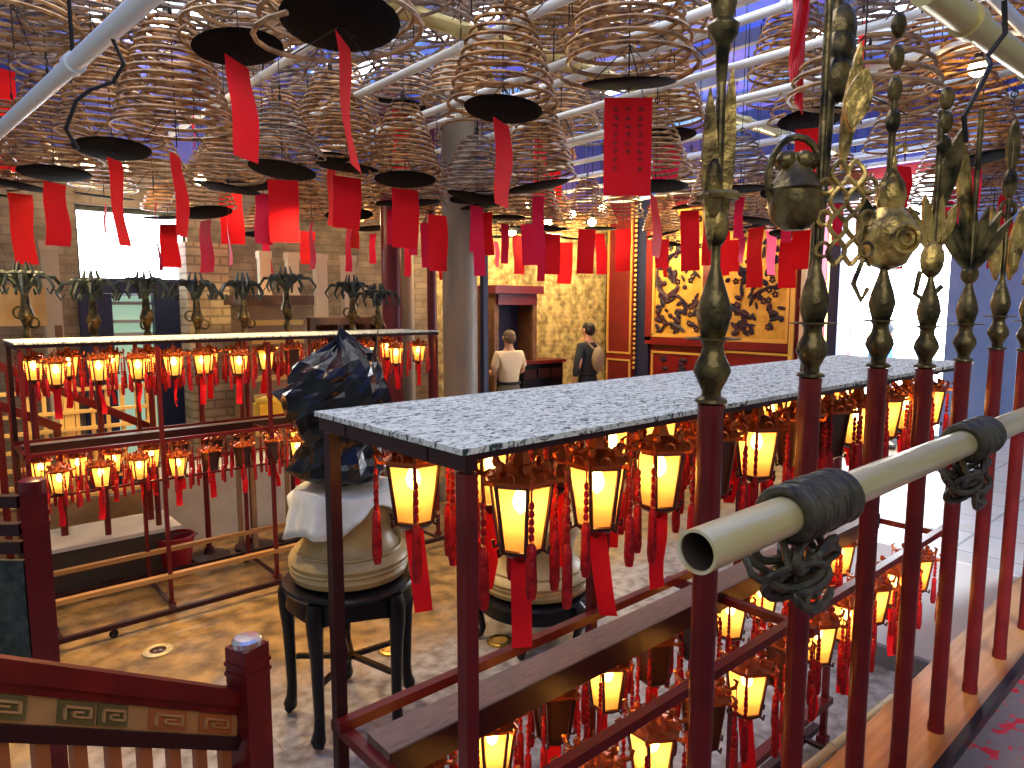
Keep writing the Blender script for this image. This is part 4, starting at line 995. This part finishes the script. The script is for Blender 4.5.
# tall maroon door leaf with gold lines at the corner, then the carved screens on the right wall
def flat_x(px0, py0, px1, py1, off=0.0):   # y range, z range on the right wall from two picture corners
    a_, b__ = atx(px0, py0, XS-.12-off), atx(px1, py1, XS-.12-off); return min(a_.y, b__.y), max(a_.y, b__.y), min(a_.z, b__.z), max(a_.z, b__.z)
def frame_x(b, x, y0, y1, z0, z1, wd, t=.03):
    b.box((x, (y0+y1)/2, z0), (t, y1-y0+wd, wd)); b.box((x, (y0+y1)/2, z1), (t, y1-y0+wd, wd)); b.box((x, y0, (z0+z1)/2), (t, wd, z1-z0)); b.box((x, y1, (z0+z1)/2), (t, wd, z1-z0)); return b
y0, y1, z0, z1 = flat_x(609, 200, 632, 385); z0 = 0; z1 = 4.1
o = thing('door_leaf', (XS-.1, (y0+y1)/2, 0), 'tall narrow maroon door leaf edged with gold lines, left of the dark gap', 'door leaf'); cy = (y0+y1)/2
ob('leaf', MB().box((0, 0, 2.05), (.08, y1-y0, 4.1)), 'door_red', o, smooth=False)
b = frame_x(MB(), -.05, -(y1-y0)/2+.04, (y1-y0)/2-.04, 1.25, 4.0, .03); frame_x(b, -.05, -(y1-y0)/2+.04, (y1-y0)/2-.04, .1, 1.12, .03)
ob('gold_edge', b, 'gold_line', o, smooth=False)
b = MB()
for k in range(36): b.ball((-.06, -(y1-y0)/2-.06, 1.0+.085*k), (.02, .03, .03), 6, 4)
ob('gold_beading', b, 'gold_line', o)
y0, y1, _, _ = flat_x(633, 200, 645, 385)
struct('trim_5', MB().box((XS-.03, (y0+y1)/2, 2.2), (.06, y1-y0, 4.4)), 'navy')  # dark strip put in as the shade of the gap
def screen(px0, px1, pyt, pyb, seed, label):
    y0, y1, z0, z1 = flat_x(px0, pyt, px1, pyb); q = random.Random(seed)
    o = thing('carved_screen', (XS-.06, (y0+y1)/2, (z0)), label, 'carved screen'); W0 = y1-y0; H0 = z1-z0
    ob('gold_panel', MB().box((0, 0, H0/2), (.04, W0, H0)), 'gold_field', o, smooth=False)
    ob('border', frame_x(MB(), -.03, -W0/2, W0/2, 0, H0, .05, .05), 'gold_line', o, smooth=False)
    ob('outer_frame', frame_x(MB(), -.035, -W0/2-.09, W0/2+.09, -.09, H0+.09, .13, .07), 'door_red', o, smooth=False)
    b = MB(); X_ = -.035
    # flowering tree and birds carved in relief
    for s_ in range(7):
        yy = q.uniform(-.3, .3)*W0; zz = H0*(.04+.13*s_); pts = []
        ang = q.uniform(.3, 2.8)
        for j in range(7):
            pts.append((X_, max(-W0*.44, min(W0*.44, yy)), max(.06, min(H0-.06, zz)))); yy += .13*math.cos(ang); zz += .10*math.sin(ang)+.02; ang += q.uniform(-.9, .9)
        b.tube(pts, [.03, .032, .028, .03, .024, .02, .012], 5)
    for k in range(120):
        yy, zz = q.uniform(-.42, .42)*W0, q.uniform(.04, .96)*H0; b.M = Matrix.Translation((X_, yy, zz)) @ Matrix.Rotation(q.uniform(0, 3), 4, 'X')
        if k % 3 == 0:
            for a in range(5): b.ball((0, .035*math.cos(a*1.256), .035*math.sin(a*1.256)), (.014, .022, .022), 5, 4)
        else: b.ball((0, 0, 0), (.018, q.uniform(.04, .11), q.uniform(.022, .05)), 7, 4)
    b.M = Matrix.Identity(4)
    ob('relief_carving', b, 'carving', o); return o
screen(655, 700, 214, 337, 4, 'narrow gold carved screen with dark branches, the left of two')
screen(722, 786, 196, 342, 9, 'wide gold carved screen with dark branches, the right of two')
for i, (px0, px1, lab) in enumerate([(650, 700, 'maroon lower panel with gold border beneath the narrow carved screen'), (722, 790, 'maroon lower panel with gold border beneath the wide carved screen')]):
    y0, y1, z0, z1 = flat_x(px0, 352, px1, 352); z1 = atx(px0, 351, XS).z; z0 = .25
    o = thing('lower_panel', (XS-.05, (y0+y1)/2, 0), lab, 'panel')
    ob('panel', MB().box((0, 0, (z0+z1)/2), (.04, y1-y0, z1-z0)), 'door_red', o, smooth=False); ob('gold_border', frame_x(MB(), -.03, -(y1-y0)/2+.02, (y1-y0)/2-.02, z0, z1, .035, .03), 'gold_line', o, smooth=False)
    b = MB(); q = random.Random(i)
    for k in range(14): b.ball((-.03, q.uniform(-.3, .3), z0+.2+q.uniform(0, .75)), (.014, q.uniform(.04, .1), q.uniform(.03, .06)), 7, 4)
    ob('painted_flowers', b, 'carving', o)
# striped post group beside the entrance
for (px, m, lab) in [(793, 'gold_line', 'slim gold upright strip right of the wide carved screen'), (803, 'column_cream', 'slim cream upright strip between the gold strip and the entrance'), (823, 'column_red', 'dark red upright strip next to the entrance'), (829, 'gold_line', 'slim gold upright strip next to the entrance')]:
    p = atx(px, 300, XS-.15); one('door_strip', MB().box((0, 0, 2.0), (.05, .07, 4.0)), m, lab, 'trim strip', (XS-.14, p.y, 0), smooth=False)

# ---------------------------------------------------------------- lamps glowing near the back
def lamp(p, label, s=1.0):
    o = thing('hanging_lamp', p, label, 'lamp', 'bare lamps among the coils')
    point('bare_lamp_light', (p[0], p[1], p[2]-.08), 7, (1.0, 0.66, 0.30), .05)
    ob('globe', MB().ball((0, 0, 0), .055*s, 14, 10), 'lamp_glow', o); ob('socket', MB().lathe([(.02, .05*s), (.028, .06*s), (.022, .11*s)], 12), 'wire', o); ob('cord', MB().tube([(0, 0, .10), (0, 0, ZC-.02-p[2])], .005, 5), 'wire', o)
for i, (px, py, d) in enumerate([(88, 166, 6.4), (122, 168, 6.6), (166, 20, 5.6), (200, 180, 7.2), (276, 196, 7.0), (528, 204, 8.8), (548, 222, 9.4), (592, 222, 9.2), (602, 208, 9.4), (572, 214, 9.6), (512, 232, 9.0), (978, 68, 4.4), (362, 214, 8.5)]):
    p = at(px, py, d); p.z = min(p.z, 4.7); lamp(tuple(p), 'bare glowing warm lamp among the coils, %s from the left of thirteen' % ORD[[0, 1, 2, 3, 4, 7, 8, 10, 11, 9, 6, 12, 5][i]])
# floor uplights set in the paving
for i, (px, py, lab) in enumerate([(500, 640, 'brass floor uplight beside the low black stand'), (392, 648, 'brass floor uplight behind the tall black stand legs'), (158, 650, 'small dark floor fitting on the paving at left')]):
    p = atz(px, py, .012); o = thing('floor_uplight', (p.x, p.y, 0), lab, 'floor light')
    ob('bezel', MB().lathe([(.085, .001), (.085, .012), (.07, .018), (.062, .014)], 24), 'gilt' if i < 2 else 'steel_pole', o)
    ob('lens', MB().lathe([(.062, .010), (.04, .016), (.002, .018)], 20), 'gold_line' if i < 2 else 'dark_glass', o)
# loose pale bamboo pole lying at lower right
a_, b__ = atz(770, 800, .10), atz(893, 698, .08)
o = thing('bamboo_pole', a_, 'pale bamboo pole lying on the floor under the close rack at lower right', 'pole')
ob('cane', MB().tube([(0, 0, 0), tuple(b__-a_)], .022, 10), 'steel_pole', o)
nd = MB()
for f_ in (.2, .45, .7, .9): nd.tube([tuple((b__-a_)*(f_-.006)), tuple((b__-a_)*(f_+.006))], .025, 10)
ob('nodes', nd, 'steel_pole', o)

# ---------------------------------------------------------------- people
def skinned(name, verts, edges, radii, m, parent, root=0, sub=1, loc=(0, 0, 0)):
    me = bpy.data.meshes.new(name); me.from_pydata(verts, edges, []); me.materials.append(MATS[m])
    o = link(name, me, parent, loc); o.modifiers.new('skin', 'SKIN')
    for i, r in enumerate(radii):
        sv = me.skin_vertices[0].data[i]; sv.radius = r if isinstance(r, tuple) else (r, r); sv.use_root = (i == root)
    o.modifiers['skin'].use_smooth_shade = True
    s = o.modifiers.new('sub', 'SUBSURF'); s.levels = sub; s.render_levels = sub
    return o
def person(loc, rz, label, shirt, trouser, hairm, short=True, armpose=0, hat=False, extra=None, h=1.72):
    o = thing('person', loc, label, 'person', rz=rz); o.scale = (h/1.72,)*3
    # facing +Y locally; x right
    V = [(0, 0, .95), (0, 0, 1.12), (0, 0, 1.32), (0, .0, 1.44), (0, .01, 1.53), (0, .02, 1.62), (0, .02, 1.67)]; E = [(i, i+1) for i in range(6)]
    Rr = [(.12, .085), (.115, .08), (.15, .095), (.09, .07), (.055, .055), (.078, .09), (.05, .06)]
    T = []; U = []
    for s in (-1, 1):
        n = len(V); V += [(s*.10, 0, .86), (s*.11, .02, .48), (s*.11, 0, .09), (s*.12, .14, .04)]; E += [(0, n), (n, n+1), (n+1, n+2), (n+2, n+3)]; Rr += [(.085, .09), .055, .04, .035]
        n = len(V)
        if armpose == 1: arm = [(s*.19, 0, 1.40), (s*.25, .02, 1.14), (s*.15, .26, 1.10), (s*.11, .33, 1.12)]
        else: arm = [(s*.19, 0, 1.40), (s*.25, -.01, 1.14), (s*.24, .08, .90), (s*.23, .10, .82)]
        V += arm; E += [(2, n), (n, n+1), (n+1, n+2), (n+2, n+3)]; Rr += [.055, .042, .030, (.036, .018)]
        hx_, hy, hz = arm[3]; dv = (Vector(arm[3])-Vector(arm[2])).normalized(); sd = Vector((1, 0, 0)) if armpose == 1 else Vector((0, 1, 0))
        for f in range(5):
            m_ = len(V); off = sd*(-.027+.018*f) if f < 4 else sd*(-.04*s if armpose == 1 else .036)
            base = Vector(arm[3])+off*.9+dv*(.03 if f < 4 else -.01); ln = (.055, .066, .062, .05, .04)[f]
            V += [tuple(base), tuple(base+dv*ln*.6+off*.15), tuple(base+dv*ln+Vector((0, -.0, -.012)))]; E += [(n+3, m_), (m_, m_+1), (m_+1, m_+2)]; Rr += [.009, .0085, .007]
    body = skinned('body', V, E, Rr, 'skin', o, 0, 2)
    f = MB(); f.ball((0, .115, 1.625), (.013, .02, .022), 8, 6)
    for s in (-1, 1): f.ball((s*.085, .02, 1.63), (.012, .022, .03), 8, 6); 
    ob('nose_and_ears', f, 'skin', o)
    e = MB()
    for s in (-1, 1): e.ball((s*.032, .098, 1.645), (.012, .008, .007), 8, 6)
    e.box((0, .105, 1.585), (.045, .008, .008)); ob('eyes_and_mouth', e, 'hair', o)
    hb = MB(); hb.ball((0, -.008, 1.672), (.088, .100, .078), 16, 10); hb.ball((0, -.035, 1.63), (.09, .075, .085), 14, 8)
    ob('hair', hb, hairm, o)
    # shirt
    Vs = [(0, 0, .90), (0, 0, 1.12), (0, 0, 1.31), (0, 0, 1.44)]; Es = [(0, 1), (1, 2), (2, 3)]; Rs = [(.165, .125), (.16, .12), (.185, .125), (.10, .08)]
    for s in (-1, 1):
        n = len(Vs); ex = (s*.245, .01, 1.18) if short else ((s*.25, .02, 1.14))
        Vs += [(s*.19, 0, 1.39), ex]; Es += [(2, n), (n, n+1)]; Rs += [.075, .066]
        if not short: Vs.append((s*.16, .24, 1.10) if armpose == 1 else (s*.24, .07, .93)); Es.append((n+1, n+2)); Rs.append(.052)
    skinned('shirt', Vs, Es, Rs, shirt, o, 0, 2)
    Vt = [(0, 0, 1.06), (0, 0, .92)]; Et = [(0, 1)]; Rt = [(.160, .118), (.17, .128)]
    for s in (-1, 1): n = len(Vt); Vt += [(s*.10, 0, .78), (s*.11, .01, .48), (s*.11, 0, .10)]; Et += [(1, n), (n, n+1), (n+1, n+2)]; Rt += [(.095, .10), .078, .065]
    skinned('trousers', Vt, Et, Rt, trouser, o, 0, 2)
    ob('belt', MB().lathe([(.172, .965), (.178, .97), (.178, 1.0), (.172, 1.005)], 24), 'trouser_dark', o).scale = (1, .78, 1)
    for s in (-1, 1): ob('shoe', MB().ball((s*.115, .05, .04), (.05, .13, .042), 12, 8), 'hair', o)
    if hat: ob('cap', MB().lathe([(.105, 1.67), (.10, 1.73), (.06, 1.775), (.005, 1.785)], 18).box((0, .13, 1.68), (.13, .12, .012)), hat, o)
    if extra == 'pack':
        ob('backpack', MB().ball((0, -.18, 1.2), (.13, .08, .19), 16, 12), 'backpack', o)
        b = MB()
        for s in (-1, 1): b.tube([(s*.09, -.16, 1.36), (s*.10, -.04, 1.47), (s*.11, .11, 1.40), (s*.12, .12, 1.22), (s*.13, -.05, 1.08)], .014, 6)
        ob('straps', b, 'backpack', o)
    return o
p = at(509, 345, 9.9)
person((p.x, p.y, 0), YAW-PI/2+.55, 'person in a cream short-sleeved shirt and olive trousers standing by the dark shrine cabinet', 'shirt_cream', 'trouser_olive', 'hair_grey', True, 1, h=1.72)
p = at(588, 345, 10.9)
person((p.x, p.y, 0), YAW-PI/2+.9, 'person in dark clothes with a tan backpack standing before the golden brick wall', 'shirt_dark', 'trouser_dark', 'hair', False, 0, extra='pack', h=1.8)
p = at(886, 340, 10.0)
person((p.x, p.y, 0), YAW+PI/2+.2, 'person in a blue shirt and cap standing in the bright entrance', 'shirt_blue', 'trouser_dark', 'hair', True, 0, hat='shirt_dark', h=1.78)
print('coils', ncoil[0])
